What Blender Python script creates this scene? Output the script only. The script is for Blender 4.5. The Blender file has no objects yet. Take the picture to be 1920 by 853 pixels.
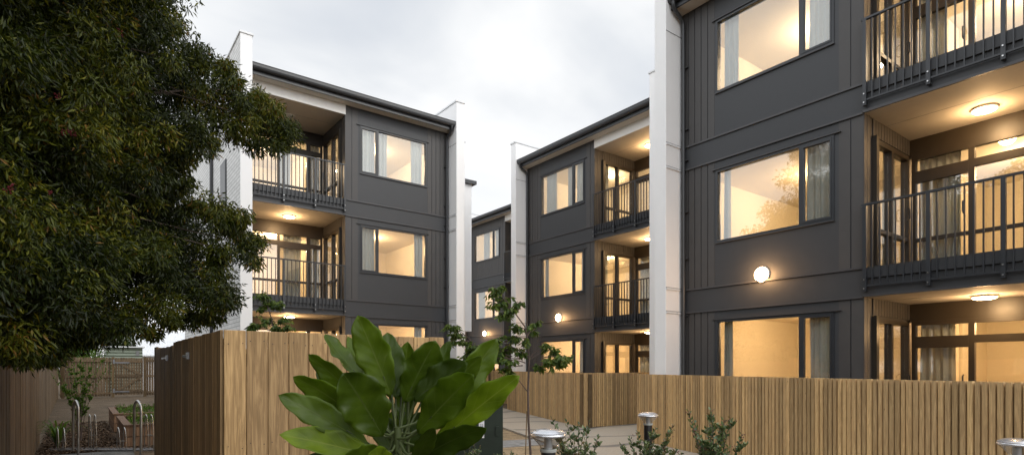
import bpy, math, random
import numpy as np
from mathutils import Vector, Matrix
random.seed(7); RNG = np.random.default_rng(11)
SC = bpy.context.scene
COL = SC.collection
R = math.radians

def retry(f, *a):
    for _ in range(3):
        try: return f(*a)
        except MemoryError: pass
    return f(*a)
newobj = lambda n, d: retry(bpy.data.objects.new, n, d)
newmesh = lambda n: retry(bpy.data.meshes.new, n)
# ------------------------------------------------------------------ camera frame (used only to lay the place out)
YAW = R(36.9); FPX = 1085.0; CAMZ = 1.5
FW = (math.sin(YAW), math.cos(YAW)); RT = (math.cos(YAW), -math.sin(YAW))
def at(px, py, dep):
    k = (px - 960) / FPX * dep
    return Vector((FW[0]*dep + RT[0]*k, FW[1]*dep + RT[1]*k, CAMZ + (688 - py) / FPX * dep))
def gz(x, y):
    def ss(v, a, b):
        t = min(1, max(0, (v - a) / (b - a))); return t*t*(3-2*t)
    return .18 * ss(y, 14, 30) * (1 - ss(x, 2.6, 4.2))

# ------------------------------------------------------------------ materials
def newmat(name):
    m = bpy.data.materials.new(name); m.use_nodes = True
    nt = m.node_tree; b = nt.nodes['Principled BSDF']
    return m, nt, b
def nd(nt, t, **kw):
    n = nt.nodes.new(t)
    for k, v in kw.items():
        if k in n.inputs: n.inputs[k].default_value = v
        else: setattr(n, k, v)
    return n
def ramp(nt, stops):
    n = nt.nodes.new('ShaderNodeValToRGB'); e = n.color_ramp.elements
    while len(e) < len(stops): e.new(.5)
    for i, (p, c) in enumerate(stops):
        e[i].position = p; e[i].color = (*c, 1) if len(c) == 3 else c
    return n
def coords(nt, scale=(1,1,1), rot=(0,0,0)):
    g = nt.nodes.new('ShaderNodeNewGeometry')
    mp = nd(nt, 'ShaderNodeMapping'); mp.inputs['Scale'].default_value = scale; mp.inputs['Rotation'].default_value = rot
    nt.links.new(g.outputs['Position'], mp.inputs['Vector'])
    return mp.outputs['Vector']
def painted(name, col, rough=.5, var=.12, bump=.02, metallic=0, scale=3, streak=False):
    m, nt, b = newmat(name); L = nt.links
    v = coords(nt, (scale, scale, scale*(.15 if streak else 1)))
    n = nd(nt, 'ShaderNodeTexNoise', Scale=2.0, Detail=6.0, Roughness=.65); L.new(v, n.inputs['Vector'])
    r = ramp(nt, [(.3, tuple(c*(1-var) for c in col)), (.7, tuple(min(1, c*(1+var)) for c in col))])
    L.new(n.outputs['Fac'], r.inputs['Fac']); L.new(r.outputs['Color'], b.inputs['Base Color'])
    rr = nd(nt, 'ShaderNodeMapRange'); rr.inputs['To Min'].default_value = max(.05, rough-.08); rr.inputs['To Max'].default_value = rough+.1
    L.new(n.outputs['Fac'], rr.inputs['Value']); L.new(rr.outputs['Result'], b.inputs['Roughness'])
    b.inputs['Metallic'].default_value = metallic
    if bump:
        n2 = nd(nt, 'ShaderNodeTexNoise', Scale=90.0, Detail=3.0); L.new(v, n2.inputs['Vector'])
        bp = nd(nt, 'ShaderNodeBump', Strength=bump*5, Distance=.002); L.new(n2.outputs['Fac'], bp.inputs['Height']); L.new(bp.outputs['Normal'], b.inputs['Normal'])
    return m
def wood(name, c1, c2, knot=(.12,.065,.025), k=1.0, rough=.75, kn=1.0):
    m, nt, b = newmat(name); L = nt.links
    at_ = nd(nt, 'ShaderNodeAttribute', attribute_name='rnd')
    g = nt.nodes.new('ShaderNodeNewGeometry')
    off = nd(nt, 'ShaderNodeVectorMath', operation='MULTIPLY_ADD')
    comb = nt.nodes.new('ShaderNodeCombineXYZ')
    for i in range(3): L.new(at_.outputs['Fac'], comb.inputs[i])
    L.new(comb.outputs[0], off.inputs[0]); off.inputs[1].default_value = (37, 53, 71); L.new(g.outputs['Position'], off.inputs[2])
    mp = nd(nt, 'ShaderNodeMapping'); mp.inputs['Scale'].default_value = (14*k, 14*k, .9*k); L.new(off.outputs[0], mp.inputs['Vector'])
    n = nd(nt, 'ShaderNodeTexNoise', Scale=2.2, Detail=7.0, Roughness=.6, Distortion=1.6); L.new(mp.outputs[0], n.inputs['Vector'])
    mp3 = nd(nt, 'ShaderNodeMapping'); mp3.inputs['Scale'].default_value = (60*k, 60*k, 1.2*k); L.new(off.outputs[0], mp3.inputs['Vector'])
    nf = nd(nt, 'ShaderNodeTexNoise', Scale=3.0, Detail=3.0); L.new(mp3.outputs[0], nf.inputs['Vector'])
    r = ramp(nt, [(.28, tuple(c*.75 for c in c1)), (.47, c1), (.62, c2), (.8, tuple(c*1.12 for c in c2))]); L.new(n.outputs['Fac'], r.inputs['Fac'])
    # knots
    mp2 = nd(nt, 'ShaderNodeMapping'); mp2.inputs['Scale'].default_value = (7*k, 7*k, 2.2*k); L.new(off.outputs[0], mp2.inputs['Vector'])
    vo = nd(nt, 'ShaderNodeTexVoronoi', Scale=1.0, Randomness=1.0); L.new(mp2.outputs[0], vo.inputs['Vector'])
    kr = ramp(nt, [(.05*kn, (1,1,1)), (.11*kn, (.5,.5,.5)), (.20*kn, (0,0,0))]); L.new(vo.outputs['Distance'], kr.inputs['Fac'])
    mx = nd(nt, 'ShaderNodeMix', data_type='RGBA'); L.new(kr.outputs['Color'], mx.inputs['Factor']); L.new(r.outputs['Color'], mx.inputs[6]); mx.inputs[7].default_value = (*knot, 1)
    # per-board tint
    tr = ramp(nt, [(0, (.68,.66,.62)), (.35, (.92,.90,.87)), (.7, (1.05,1.01,.94)), (1, (1.25,1.22,1.12))]); L.new(at_.outputs['Fac'], tr.inputs['Fac'])
    ml = nd(nt, 'ShaderNodeMix', data_type='RGBA', blend_type='MULTIPLY'); ml.inputs['Factor'].default_value = 1; L.new(mx.outputs[2], ml.inputs[6]); L.new(tr.outputs['Color'], ml.inputs[7])
    fr = ramp(nt, [(.3, (.82,.82,.82)), (.65, (1.08,1.08,1.08))]); L.new(nf.outputs['Fac'], fr.inputs['Fac'])
    m2 = nd(nt, 'ShaderNodeMix', data_type='RGBA', blend_type='MULTIPLY'); m2.inputs['Factor'].default_value = 1; L.new(ml.outputs[2], m2.inputs[6]); L.new(fr.outputs['Color'], m2.inputs[7])
    L.new(m2.outputs[2], b.inputs['Base Color']); b.inputs['Roughness'].default_value = rough; b.inputs['Specular IOR Level'].default_value = .25
    bp = nd(nt, 'ShaderNodeBump', Strength=.35, Distance=.003); L.new(nf.outputs['Fac'], bp.inputs['Height']); L.new(bp.outputs['Normal'], b.inputs['Normal'])
    return m
def leafmat(name, stops, rough=.42, trans=.25, spec=.5):
    m, nt, b = newmat(name); L = nt.links
    a = nd(nt, 'ShaderNodeAttribute', attribute_name='rnd')
    r = ramp(nt, stops); L.new(a.outputs['Fac'], r.inputs['Fac']); L.new(r.outputs['Color'], b.inputs['Base Color'])
    b.inputs['Roughness'].default_value = rough; b.inputs['Specular IOR Level'].default_value = spec
    t = nt.nodes.new('ShaderNodeBsdfTranslucent')
    br = nd(nt, 'ShaderNodeMix', data_type='RGBA', blend_type='MULTIPLY'); br.inputs['Factor'].default_value = 1
    L.new(r.outputs['Color'], br.inputs[6]); br.inputs[7].default_value = (1.5, 1.5, .6, 1); L.new(br.outputs[2], t.inputs['Color'])
    mx = nt.nodes.new('ShaderNodeMixShader'); mx.inputs[0].default_value = trans
    L.new(b.outputs[0], mx.inputs[1]); L.new(t.outputs[0], mx.inputs[2]); L.new(mx.outputs[0], nt.nodes['Material Output'].inputs[0])
    return m
def glassmat(name, tint=(.95,.97,.96), base=.045, power=4.0):
    m, nt, b = newmat(name); L = nt.links; nt.nodes.remove(b)
    lw = nd(nt, 'ShaderNodeLayerWeight', Blend=.5)
    p = nd(nt, 'ShaderNodeMath', operation='POWER'); L.new(lw.outputs['Facing'], p.inputs[0]); p.inputs[1].default_value = power
    ma = nd(nt, 'ShaderNodeMath', operation='MULTIPLY_ADD'); L.new(p.outputs[0], ma.inputs[0]); ma.inputs[1].default_value = .9; ma.inputs[2].default_value = base
    t = nt.nodes.new('ShaderNodeBsdfTransparent'); t.inputs[0].default_value = (*tint, 1)
    g = nt.nodes.new('ShaderNodeBsdfGlossy'); g.inputs['Roughness'].default_value = .0
    n = nd(nt, 'ShaderNodeTexNoise', Scale=.7, Detail=1.0); L.new(coords(nt), n.inputs['Vector'])
    bp = nd(nt, 'ShaderNodeBump', Strength=.02, Distance=.3); L.new(n.outputs['Fac'], bp.inputs['Height']); L.new(bp.outputs['Normal'], g.inputs['Normal'])
    mx = nt.nodes.new('ShaderNodeMixShader'); L.new(ma.outputs[0], mx.inputs[0]); L.new(t.outputs[0], mx.inputs[1]); L.new(g.outputs[0], mx.inputs[2])
    L.new(mx.outputs[0], nt.nodes['Material Output'].inputs[0])
    return m
def emit(name, col, s):
    m, nt, b = newmat(name); b.inputs['Base Color'].default_value = (.8,.8,.8,1)
    b.inputs['Emission Color'].default_value = (*col, 1); b.inputs['Emission Strength'].default_value = s
    return m
def brickwhite(name):
    m, nt, b = newmat(name); L = nt.links
    g = nt.nodes.new('ShaderNodeNewGeometry'); sp = nt.nodes.new('ShaderNodeSeparateXYZ'); L.new(g.outputs['Position'], sp.inputs[0])
    ad = nd(nt, 'ShaderNodeMath', operation='ADD'); L.new(sp.outputs[0], ad.inputs[0]); L.new(sp.outputs[1], ad.inputs[1])
    cb = nt.nodes.new('ShaderNodeCombineXYZ'); L.new(ad.outputs[0], cb.inputs[0]); L.new(sp.outputs[2], cb.inputs[1])
    br = nt.nodes.new('ShaderNodeTexBrick'); L.new(cb.outputs[0], br.inputs['Vector'])
    br.inputs['Scale'].default_value = 1; br.inputs['Brick Width'].default_value = .4; br.inputs['Row Height'].default_value = .1
    br.inputs['Mortar Size'].default_value = .008; br.inputs['Mortar Smooth'].default_value = .3
    br.inputs['Color1'].default_value = (.74,.74,.73,1); br.inputs['Color2'].default_value = (.66,.66,.65,1); br.inputs['Mortar'].default_value = (.3,.3,.29,1)
    L.new(br.outputs['Color'], b.inputs['Base Color']); b.inputs['Roughness'].default_value = .7
    bp = nd(nt, 'ShaderNodeBump', Strength=.6, Distance=.006, invert=True); L.new(br.outputs['Fac'], bp.inputs['Height']); L.new(bp.outputs['Normal'], b.inputs['Normal'])
    return m
def groundmat(name, c1, c2, sc, bump=.5, dist=.03, c3=None):
    m, nt, b = newmat(name); L = nt.links
    v = coords(nt)
    n = nd(nt, 'ShaderNodeTexNoise', Scale=sc, Detail=9.0, Roughness=.7); L.new(v, n.inputs['Vector'])
    n2 = nd(nt, 'ShaderNodeTexNoise', Scale=sc*.08, Detail=4.0); L.new(v, n2.inputs['Vector'])
    r = ramp(nt, [(.3, c1), (.55, c2), (.75, c3 or tuple(min(1, c*1.4) for c in c2))]); L.new(n.outputs['Fac'], r.inputs['Fac'])
    r2 = ramp(nt, [(.35, (.7,.7,.7)), (.65, (1.15,1.15,1.15))]); L.new(n2.outputs['Fac'], r2.inputs['Fac'])
    ml = nd(nt, 'ShaderNodeMix', data_type='RGBA', blend_type='MULTIPLY'); ml.inputs['Factor'].default_value = 1; L.new(r.outputs['Color'], ml.inputs[6]); L.new(r2.outputs['Color'], ml.inputs[7])
    L.new(ml.outputs[2], b.inputs['Base Color']); b.inputs['Roughness'].default_value = .9; b.inputs['Specular IOR Level'].default_value = .2
    bp = nd(nt, 'ShaderNodeBump', Strength=bump, Distance=dist); L.new(n.outputs['Fac'], bp.inputs['Height']); L.new(bp.outputs['Normal'], b.inputs['Normal'])
    return m
def pathmat():
    m, nt, b = newmat('exposed_concrete'); L = nt.links
    v = coords(nt, rot=(0, 0, R(20)))
    n = nd(nt, 'ShaderNodeTexNoise', Scale=60.0, Detail=6.0, Roughness=.7); L.new(v, n.inputs['Vector'])
    r = ramp(nt, [(.3, (.29,.25,.20)), (.6, (.42,.37,.30)), (.8, (.52,.47,.39))]); L.new(n.outputs['Fac'], r.inputs['Fac'])
    w = nd(nt, 'ShaderNodeTexWave', wave_type='BANDS', bands_direction='Y', Scale=.20, Distortion=9.0, Detail=1.5); w.inputs['Detail Scale'].default_value = 1.3
    L.new(v, w.inputs['Vector'])
    wr = ramp(nt, [(.95, (0,0,0)), (.985, (1,1,1))]); L.new(w.outputs['Fac'], wr.inputs['Fac'])
    mx = nd(nt, 'ShaderNodeMix', data_type='RGBA'); L.new(wr.outputs['Color'], mx.inputs['Factor']); L.new(r.outputs['Color'], mx.inputs[6]); mx.inputs[7].default_value = (.17,.16,.145,1)
    L.new(mx.outputs[2], b.inputs['Base Color']); b.inputs['Roughness'].default_value = .85
    bp = nd(nt, 'ShaderNodeBump', Strength=.2, Distance=.004); L.new(n.outputs['Fac'], bp.inputs['Height']); L.new(bp.outputs['Normal'], b.inputs['Normal'])
    return m
def corrugated(name, col, axis=0, pitch=.08, rough=.45):
    m = painted(name, col, rough, .08, 0)
    nt = m.node_tree; L = nt.links; b = nt.nodes['Principled BSDF']
    g = nt.nodes.new('ShaderNodeNewGeometry'); sp = nt.nodes.new('ShaderNodeSeparateXYZ'); L.new(g.outputs['Position'], sp.inputs[0])
    mu = nd(nt, 'ShaderNodeMath', operation='MULTIPLY'); L.new(sp.outputs[axis], mu.inputs[0]); mu.inputs[1].default_value = 2*math.pi/pitch
    si = nd(nt, 'ShaderNodeMath', operation='SINE'); L.new(mu.outputs[0], si.inputs[0])
    bp = nd(nt, 'ShaderNodeBump', Strength=.9, Distance=.02); L.new(si.outputs[0], bp.inputs['Height']); L.new(bp.outputs['Normal'], b.inputs['Normal'])
    return m
def fabric(name, col):
    m, nt, b = newmat(name); L = nt.links
    b.inputs['Base Color'].default_value = (*col, 1); b.inputs['Roughness'].default_value = .9
    n = nd(nt, 'ShaderNodeTexNoise', Scale=40.0, Detail=3.0); L.new(coords(nt, (1,1,.3)), n.inputs['Vector'])
    r = ramp(nt, [(.3, tuple(c*.88 for c in col)), (.7, col)]); L.new(n.outputs['Fac'], r.inputs['Fac']); L.new(r.outputs['Color'], b.inputs['Base Color'])
    t = nt.nodes.new('ShaderNodeBsdfTranslucent'); t.inputs[0].default_value = (*[c*.8 for c in col], 1)
    mx = nt.nodes.new('ShaderNodeMixShader'); mx.inputs[0].default_value = .3
    L.new(b.outputs[0], mx.inputs[1]); L.new(t.outputs[0], mx.inputs[2]); L.new(mx.outputs[0], nt.nodes['Material Output'].inputs[0])
    return m
def bigleaf():
    m, nt, b = newmat('big_leaf_green'); L = nt.links
    uv = nd(nt, 'ShaderNodeAttribute', attribute_name='luv')   # x: -1..1 across, y: 0..1 along
    sp = nt.nodes.new('ShaderNodeSeparateXYZ'); L.new(uv.outputs['Vector'], sp.inputs[0])
    ab = nd(nt, 'ShaderNodeMath', operation='ABSOLUTE'); L.new(sp.outputs[0], ab.inputs[0])
    # side veins: sin((y - .35|x|)*freq)
    s1 = nd(nt, 'ShaderNodeMath', operation='MULTIPLY_ADD'); L.new(ab.outputs[0], s1.inputs[0]); s1.inputs[1].default_value = -.22; L.new(sp.outputs[1], s1.inputs[2])
    s2 = nd(nt, 'ShaderNodeMath', operation='MULTIPLY'); L.new(s1.outputs[0], s2.inputs[0]); s2.inputs[1].default_value = 46
    s3 = nd(nt, 'ShaderNodeMath', operation='SINE'); L.new(s2.outputs[0], s3.inputs[0])
    vr = ramp(nt, [(.975, (0,0,0)), (1.0, (.4,.4,.4))])
    s4 = nd(nt, 'ShaderNodeMath', operation='MULTIPLY_ADD'); L.new(s3.outputs[0], s4.inputs[0]); s4.inputs[1].default_value = .5; s4.inputs[2].default_value = .5; L.new(s4.outputs[0], vr.inputs['Fac'])
    mr = ramp(nt, [(.02, (1,1,1)), (.05, (0,0,0))]); L.new(ab.outputs[0], mr.inputs['Fac'])
    mxv = nd(nt, 'ShaderNodeMix', data_type='RGBA', blend_type='LIGHTEN'); mxv.inputs['Factor'].default_value = 1; L.new(vr.outputs['Color'], mxv.inputs[6]); L.new(mr.outputs['Color'], mxv.inputs[7])
    n = nd(nt, 'ShaderNodeTexNoise', Scale=9.0, Detail=5.0); L.new(coords(nt), n.inputs['Vector'])
    r = ramp(nt, [(.3, (.080,.130,.007)), (.6, (.14,.21,.012)), (.8, (.20,.28,.018))]); L.new(n.outputs['Fac'], r.inputs['Fac'])
    mx = nd(nt, 'ShaderNodeMix', data_type='RGBA'); L.new(mxv.outputs[2], mx.inputs['Factor']); L.new(r.outputs['Color'], mx.inputs[6]); mx.inputs[7].default_value = (.17,.22,.04,1)
    ra = nd(nt, 'ShaderNodeAttribute', attribute_name='rnd')
    rt = ramp(nt, [(0, (.30,.36,.5)), (.4, (.62,.68,.7)), (.75, (1,1,1)), (1, (1.35,1.25,.9))]); L.new(ra.outputs['Fac'], rt.inputs['Fac'])
    ml = nd(nt, 'ShaderNodeMix', data_type='RGBA', blend_type='MULTIPLY'); ml.inputs['Factor'].default_value = 1; L.new(mx.outputs[2], ml.inputs[6]); L.new(rt.outputs['Color'], ml.inputs[7]); mx = ml
    L.new(mx.outputs[2], b.inputs['Base Color']); b.inputs['Roughness'].default_value = .34; b.inputs['Specular IOR Level'].default_value = .32
    bp = nd(nt, 'ShaderNodeBump', Strength=.25, Distance=.003, invert=True); L.new(s4.outputs[0], bp.inputs['Height']); L.new(bp.outputs['Normal'], b.inputs['Normal'])
    t = nt.nodes.new('ShaderNodeBsdfTranslucent')
    br = nd(nt, 'ShaderNodeMix', data_type='RGBA', blend_type='MULTIPLY'); br.inputs['Factor'].default_value = 1; L.new(mx.outputs[2], br.inputs[6]); br.inputs[7].default_value = (2.2,2.2,.8,1); L.new(br.outputs[2], t.inputs[0])
    ms = nt.nodes.new('ShaderNodeMixShader'); ms.inputs[0].default_value = .45
    L.new(b.outputs[0], ms.inputs[1]); L.new(t.outputs[0], ms.inputs[2]); L.new(ms.outputs[0], nt.nodes['Material Output'].inputs[0])
    return m

M = dict(
 panel=painted('charcoal_panel', (.037,.039,.043), .5, .06),
 batten=painted('charcoal_batten', (.056,.053,.052), .5, .08),
 trim=painted('charcoal_flashing', (.055,.055,.058), .38, .05, 0),
 alu=painted('charcoal_aluminium', (.028,.031,.036), .35, .05, 0),
 bronze=painted('bronze_joinery', (.032,.025,.018), .4, .06, 0),
 gutter=painted('gutter_steel', (.035,.037,.041), .33, .06, 0),
 white=painted('white_weatherboard', (.84,.84,.84), .55, .018, .01, scale=1.2),
 joint=painted('joint_shadow_gap', (.20,.20,.20), .6, .05, 0),
 cap=painted('white_capping', (.72,.73,.74), .4, .04, 0),
 brick=brickwhite('white_painted_brick'),
 soffit=painted('soffit_board', (.60,.56,.50), .7, .04, .01),
 beam=painted('beam_white', (.80,.79,.76), .6, .03, 0),
 room=painted('room_plaster', (.78,.73,.62), .8, .02, 0),
 floor=painted('room_carpet', (.25,.20,.15), .95, .1, .02),
 door=painted('interior_door_white', (.8,.78,.72), .5, .02, 0),
 roof=corrugated('roof_grey_steel', (.30,.31,.32), 0, .076),
 glass=glassmat('window_glass', base=.15, power=3.5),
 curtain=fabric('curtain_cloth', (.76,.76,.73)),
 lampW=emit('lamp_diffuser', (1, .74, .42), 22),
 lampOff=painted('lamp_unlit', (.55,.53,.5), .3, .02, 0),
 lampR=painted('lamp_rim', (.7,.68,.64), .4, .02, 0),
 steel=painted('stainless_steel', (.38,.38,.37), .32, .1, 0, metallic=1),
 galv=painted('galvanised_steel', (.30,.30,.31), .4, .15, 0, metallic=.9),
 bolt=painted('bolt_zinc', (.6,.6,.6), .3, .1, 0, metallic=1),
 nail=painted('rusty_nail', (.06,.04,.03), .6, .1, 0),
 slat=wood('pine_slats', (.50,.345,.18), (.63,.45,.24), k=1.6, kn=.35),
 rail=wood('pine_rails', (.14,.095,.05), (.20,.14,.08)),
 board=wood('pine_boards', (.32,.21,.105), (.45,.305,.155), knot=(.13,.08,.04), k=1.1, kn=.62),
 oldboard=wood('weathered_boards', (.17,.12,.075), (.25,.185,.12), k=.8),
 redwood=wood('stained_planter', (.12,.07,.045), (.20,.125,.08), k=.8),
 ground=groundmat('garden_soil', (.065,.046,.03), (.13,.096,.062), 22, .6, .03),
 mulch=groundmat('bark_mulch_ground', (.035,.022,.014), (.10,.065,.04), 40, .8, .03),
 sand=groundmat('sandy_soil', (.19,.135,.08), (.33,.25,.155), 30, .5, .02),
 path=pathmat(),
 asphalt=groundmat('grey_strip', (.20,.20,.20), (.28,.28,.275), 80, .25, .005),
 paving=groundmat('paving_grey', (.08,.08,.08), (.14,.14,.135), 50, .25, .005),
 kerb=painted('path_edge', (.34,.31,.26), .85, .1, .03),
 cab=painted('cabinet_green', (.012,.022,.014), .42, .15, .02),
 cabroof=painted('cabinet_roof_green', (.06,.085,.065), .5, .15, .02),
 label=painted('white_label', (.75,.75,.75), .5, .03, 0),
 ink=painted('blue_ink', (.02,.03,.12), .5, .03, 0),
 black=painted('bollard_black', (.008,.008,.009), .4, .1, 0),
 chrome=painted('bollard_dome', (.70,.71,.74), .22, .04, 0, metallic=.75),
 collar=painted('bollard_collar', (.38,.40,.38), .45, .05, 0),
 clear=glassmat('bollard_lens', (.86,.87,.88), .10, 2.5),
 inner=painted('bollard_core', (.6,.6,.6), .3, .05, 0, metallic=.3),
 bark=painted('tree_bark', (.06,.045,.035), .9, .35, .1, scale=12),
 ybark=painted('young_bark', (.085,.06,.05), .85, .3, .08, scale=20),
 twig=painted('green_stem', (.05,.07,.015), .6, .2, .0),
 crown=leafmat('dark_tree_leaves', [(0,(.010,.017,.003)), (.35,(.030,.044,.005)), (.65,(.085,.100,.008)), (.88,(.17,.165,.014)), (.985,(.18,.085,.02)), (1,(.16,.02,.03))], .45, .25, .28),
 young=leafmat('young_leaves', [(0,(.030,.060,.010)), (.5,(.065,.115,.018)), (1,(.13,.18,.03))], .45, .32, .35),
 shrub=leafmat('shrub_leaves', [(0,(.035,.065,.024)), (.5,(.08,.125,.05)), (.9,(.15,.19,.08)), (1,(.18,.10,.05))], .4, .2, .5),
 far=leafmat('far_leaves', [(0,(.015,.030,.010)), (.5,(.035,.060,.014)), (1,(.070,.100,.020))], .55, .2, .3),
 bright=leafmat('bright_leaves', [(0,(.035,.075,.010)), (.5,(.07,.14,.018)), (1,(.11,.18,.03))], .5, .3, .3),
 berry=painted('red_berry', (.11,.015,.022), .35, .2, 0),
 big=bigleaf(),
 chip=leafmat('bark_chips', [(0,(.03,.018,.012)), (.5,(.09,.055,.033)), (1,(.20,.14,.09))], .85, 0, .2),
 greenroof=corrugated('green_shed_steel', (.22,.26,.20), 2, .16),
 whiteroof=corrugated('pale_roof_steel', (.72,.74,.77), 0, .12),
)
M['ring'] = painted('curtain_track', (.5,.48,.44), .5, .03, 0)

# ------------------------------------------------------------------ mesh builder
class MB:
    def __init__(s): s.v = []; s.f = []; s.r = []; s.n = 0
    def add(s, vs, fs, r=None):
        o = len(s.v); s.v += [tuple(v) for v in vs]; s.f += [tuple(i+o for i in f) for f in fs]
        s.r += [random.random() if r is None else r]*len(vs); s.n += 1
    def box(s, x0, x1, y0, y1, z0, z1, r=None):
        x0, x1 = min(x0,x1), max(x0,x1); y0, y1 = min(y0,y1), max(y0,y1); z0, z1 = min(z0,z1), max(z0,z1)
        s.add([(x0,y0,z0),(x1,y0,z0),(x1,y1,z0),(x0,y1,z0),(x0,y0,z1),(x1,y0,z1),(x1,y1,z1),(x0,y1,z1)],
              [(0,3,2,1),(4,5,6,7),(0,1,5,4),(1,2,6,5),(2,3,7,6),(3,0,4,7)], r)
        return s
    def obox(s, c, u, hu, hv, z0, z1, r=None, zt=None):
        # box centred on c=(x,y), long axis u (unit 2d), half sizes hu, hv
        ux, uy = u; vx, vy = -uy, ux; P = []
        for z in (z0, z1):
            for a, b in ((-1,-1),(1,-1),(1,1),(-1,1)):
                P.append((c[0]+ux*hu*a+vx*hv*b, c[1]+uy*hu*a+vy*hv*b, z))
        s.add(P, [(0,3,2,1),(4,5,6,7),(0,1,5,4),(1,2,6,5),(2,3,7,6),(3,0,4,7)], r); return s
    def bar(s, a, b, w, h=None, r=None):
        a = Vector(a); b = Vector(b); h = h or w; d = (b-a).normalized()
        up = Vector((0,0,1)) if abs(d.z) < .95 else Vector((1,0,0))
        x = d.cross(up).normalized()*w/2; y = x.cross(d).normalized()*h/2; P = []
        for p in (a, b): P += [p-x-y, p+x-y, p+x+y, p-x+y]
        s.add(P, [(0,3,2,1),(4,5,6,7),(0,1,5,4),(1,2,6,5),(2,3,7,6),(3,0,4,7)], r); return s
    def tube(s, pts, rad, k=8, r=None, cap=True):
        pts = [Vector(p) for p in pts]; n = len(pts)
        if not hasattr(rad, '__len__'): rad = [rad]*n
        vs = []; prev = None
        for i, p in enumerate(pts):
            d = (pts[min(i+1,n-1)] - pts[max(i-1,0)]).normalized()
            if prev is None:
                x = d.orthogonal().normalized()
            else:
                x = (prev - d*prev.dot(d))
                x = x.normalized() if x.length > 1e-6 else d.orthogonal().normalized()
            prev = x; y = d.cross(x)
            for j in range(k):
                a = 2*math.pi*j/k; vs.append(p + x*math.cos(a)*rad[i] + y*math.sin(a)*rad[i])
        fs = [(i*k+j, i*k+(j+1)%k, (i+1)*k+(j+1)%k, (i+1)*k+j) for i in range(n-1) for j in range(k)]
        if cap: fs += [tuple(range(k-1,-1,-1)), tuple(range((n-1)*k, n*k))]
        s.add(vs, fs, r); return s
    def lathe(s, prof, c=(0,0,0), k=32, r=None, axis='z'):
        vs = []; c = Vector(c)
        for (rr, h) in prof:
            for j in range(k):
                a = 2*math.pi*j/k; q = (rr*math.cos(a), rr*math.sin(a), h)
                if axis == 'x': q = (q[2], q[0], q[1])
                if axis == 'y': q = (q[1], q[2], q[0])
                vs.append(c + Vector(q))
        n = len(prof)
        fs = [(i*k+j, i*k+(j+1)%k, (i+1)*k+(j+1)%k, (i+1)*k+j) for i in range(n-1) for j in range(k)]
        if prof[0][0] > 1e-5: fs.append(tuple(range(k-1,-1,-1)))
        if prof[-1][0] > 1e-5: fs.append(tuple(range((n-1)*k, n*k)))
        s.add(vs, fs, r); return s
    def prism(s, poly, z0, z1, r=None):
        n = len(poly); s.add([(x,y,z0) for x,y in poly]+[(x,y,z1) for x,y in poly],
            [tuple(range(n-1,-1,-1)), tuple(range(n,2*n))]+[(i,(i+1)%n,n+(i+1)%n,n+i) for i in range(n)], r); return s
    def build(s, name, mat, parent=None, smooth=False, label=None, bevel=0):
        me = newmesh(name)
        o0 = Vector(parent['_o']) if parent is not None else None
        V = np.array(s.v, dtype=np.float32)
        if parent is None:
            org = Vector(((V[:,0].min()+V[:,0].max())/2, (V[:,1].min()+V[:,1].max())/2, V[:,2].min()))
        else: org = o0
        V = V - np.array(org, dtype=np.float32)
        me.from_pydata(V.tolist(), [], s.f)
        a = me.attributes.new('rnd', 'FLOAT', 'POINT'); a.data.foreach_set('value', np.array(s.r, dtype=np.float32))
        me.materials.append(mat)
        if smooth: me.polygons.foreach_set('use_smooth', [True]*len(me.polygons))
        me.update()
        o = newobj(name, me); COL.objects.link(o)
        o['_o'] = [float(v_) for v_ in org]
        if parent is not None: o.parent = parent
        else: o.location = org
        if parent is not None: o.location = (0,0,0)
        if label: o['label'] = label
        if smooth:
            try:
                md = o.modifiers.new('ws', 'EDGE_SPLIT'); md.split_angle = R(40)
            except Exception: pass
        if bevel:
            bv = o.modifiers.new('bevel', 'BEVEL'); bv.width = bevel; bv.segments = 1; bv.limit_method = 'ANGLE'
        return o
def sub(parent, name, mb, mat, **k):   # sub-part keeps the same origin as its part
    return mb.build(name, mat, parent, **k)
def thing(name, loc, label, cat, group=None):
    o = newobj(name, None); COL.objects.link(o); o.location = loc; o['_o'] = [float(v_) for v_ in loc]
    o['label'] = label; o['category'] = cat
    if group: o['group'] = group
    return o
def tag(o, label, cat, group=None, kind=None):
    if label: o['label'] = label
    if cat: o['category'] = cat
    if group: o['group'] = group
    if kind: o['kind'] = kind
    return o
def struct(o): o['kind'] = 'structure'; return o
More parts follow.
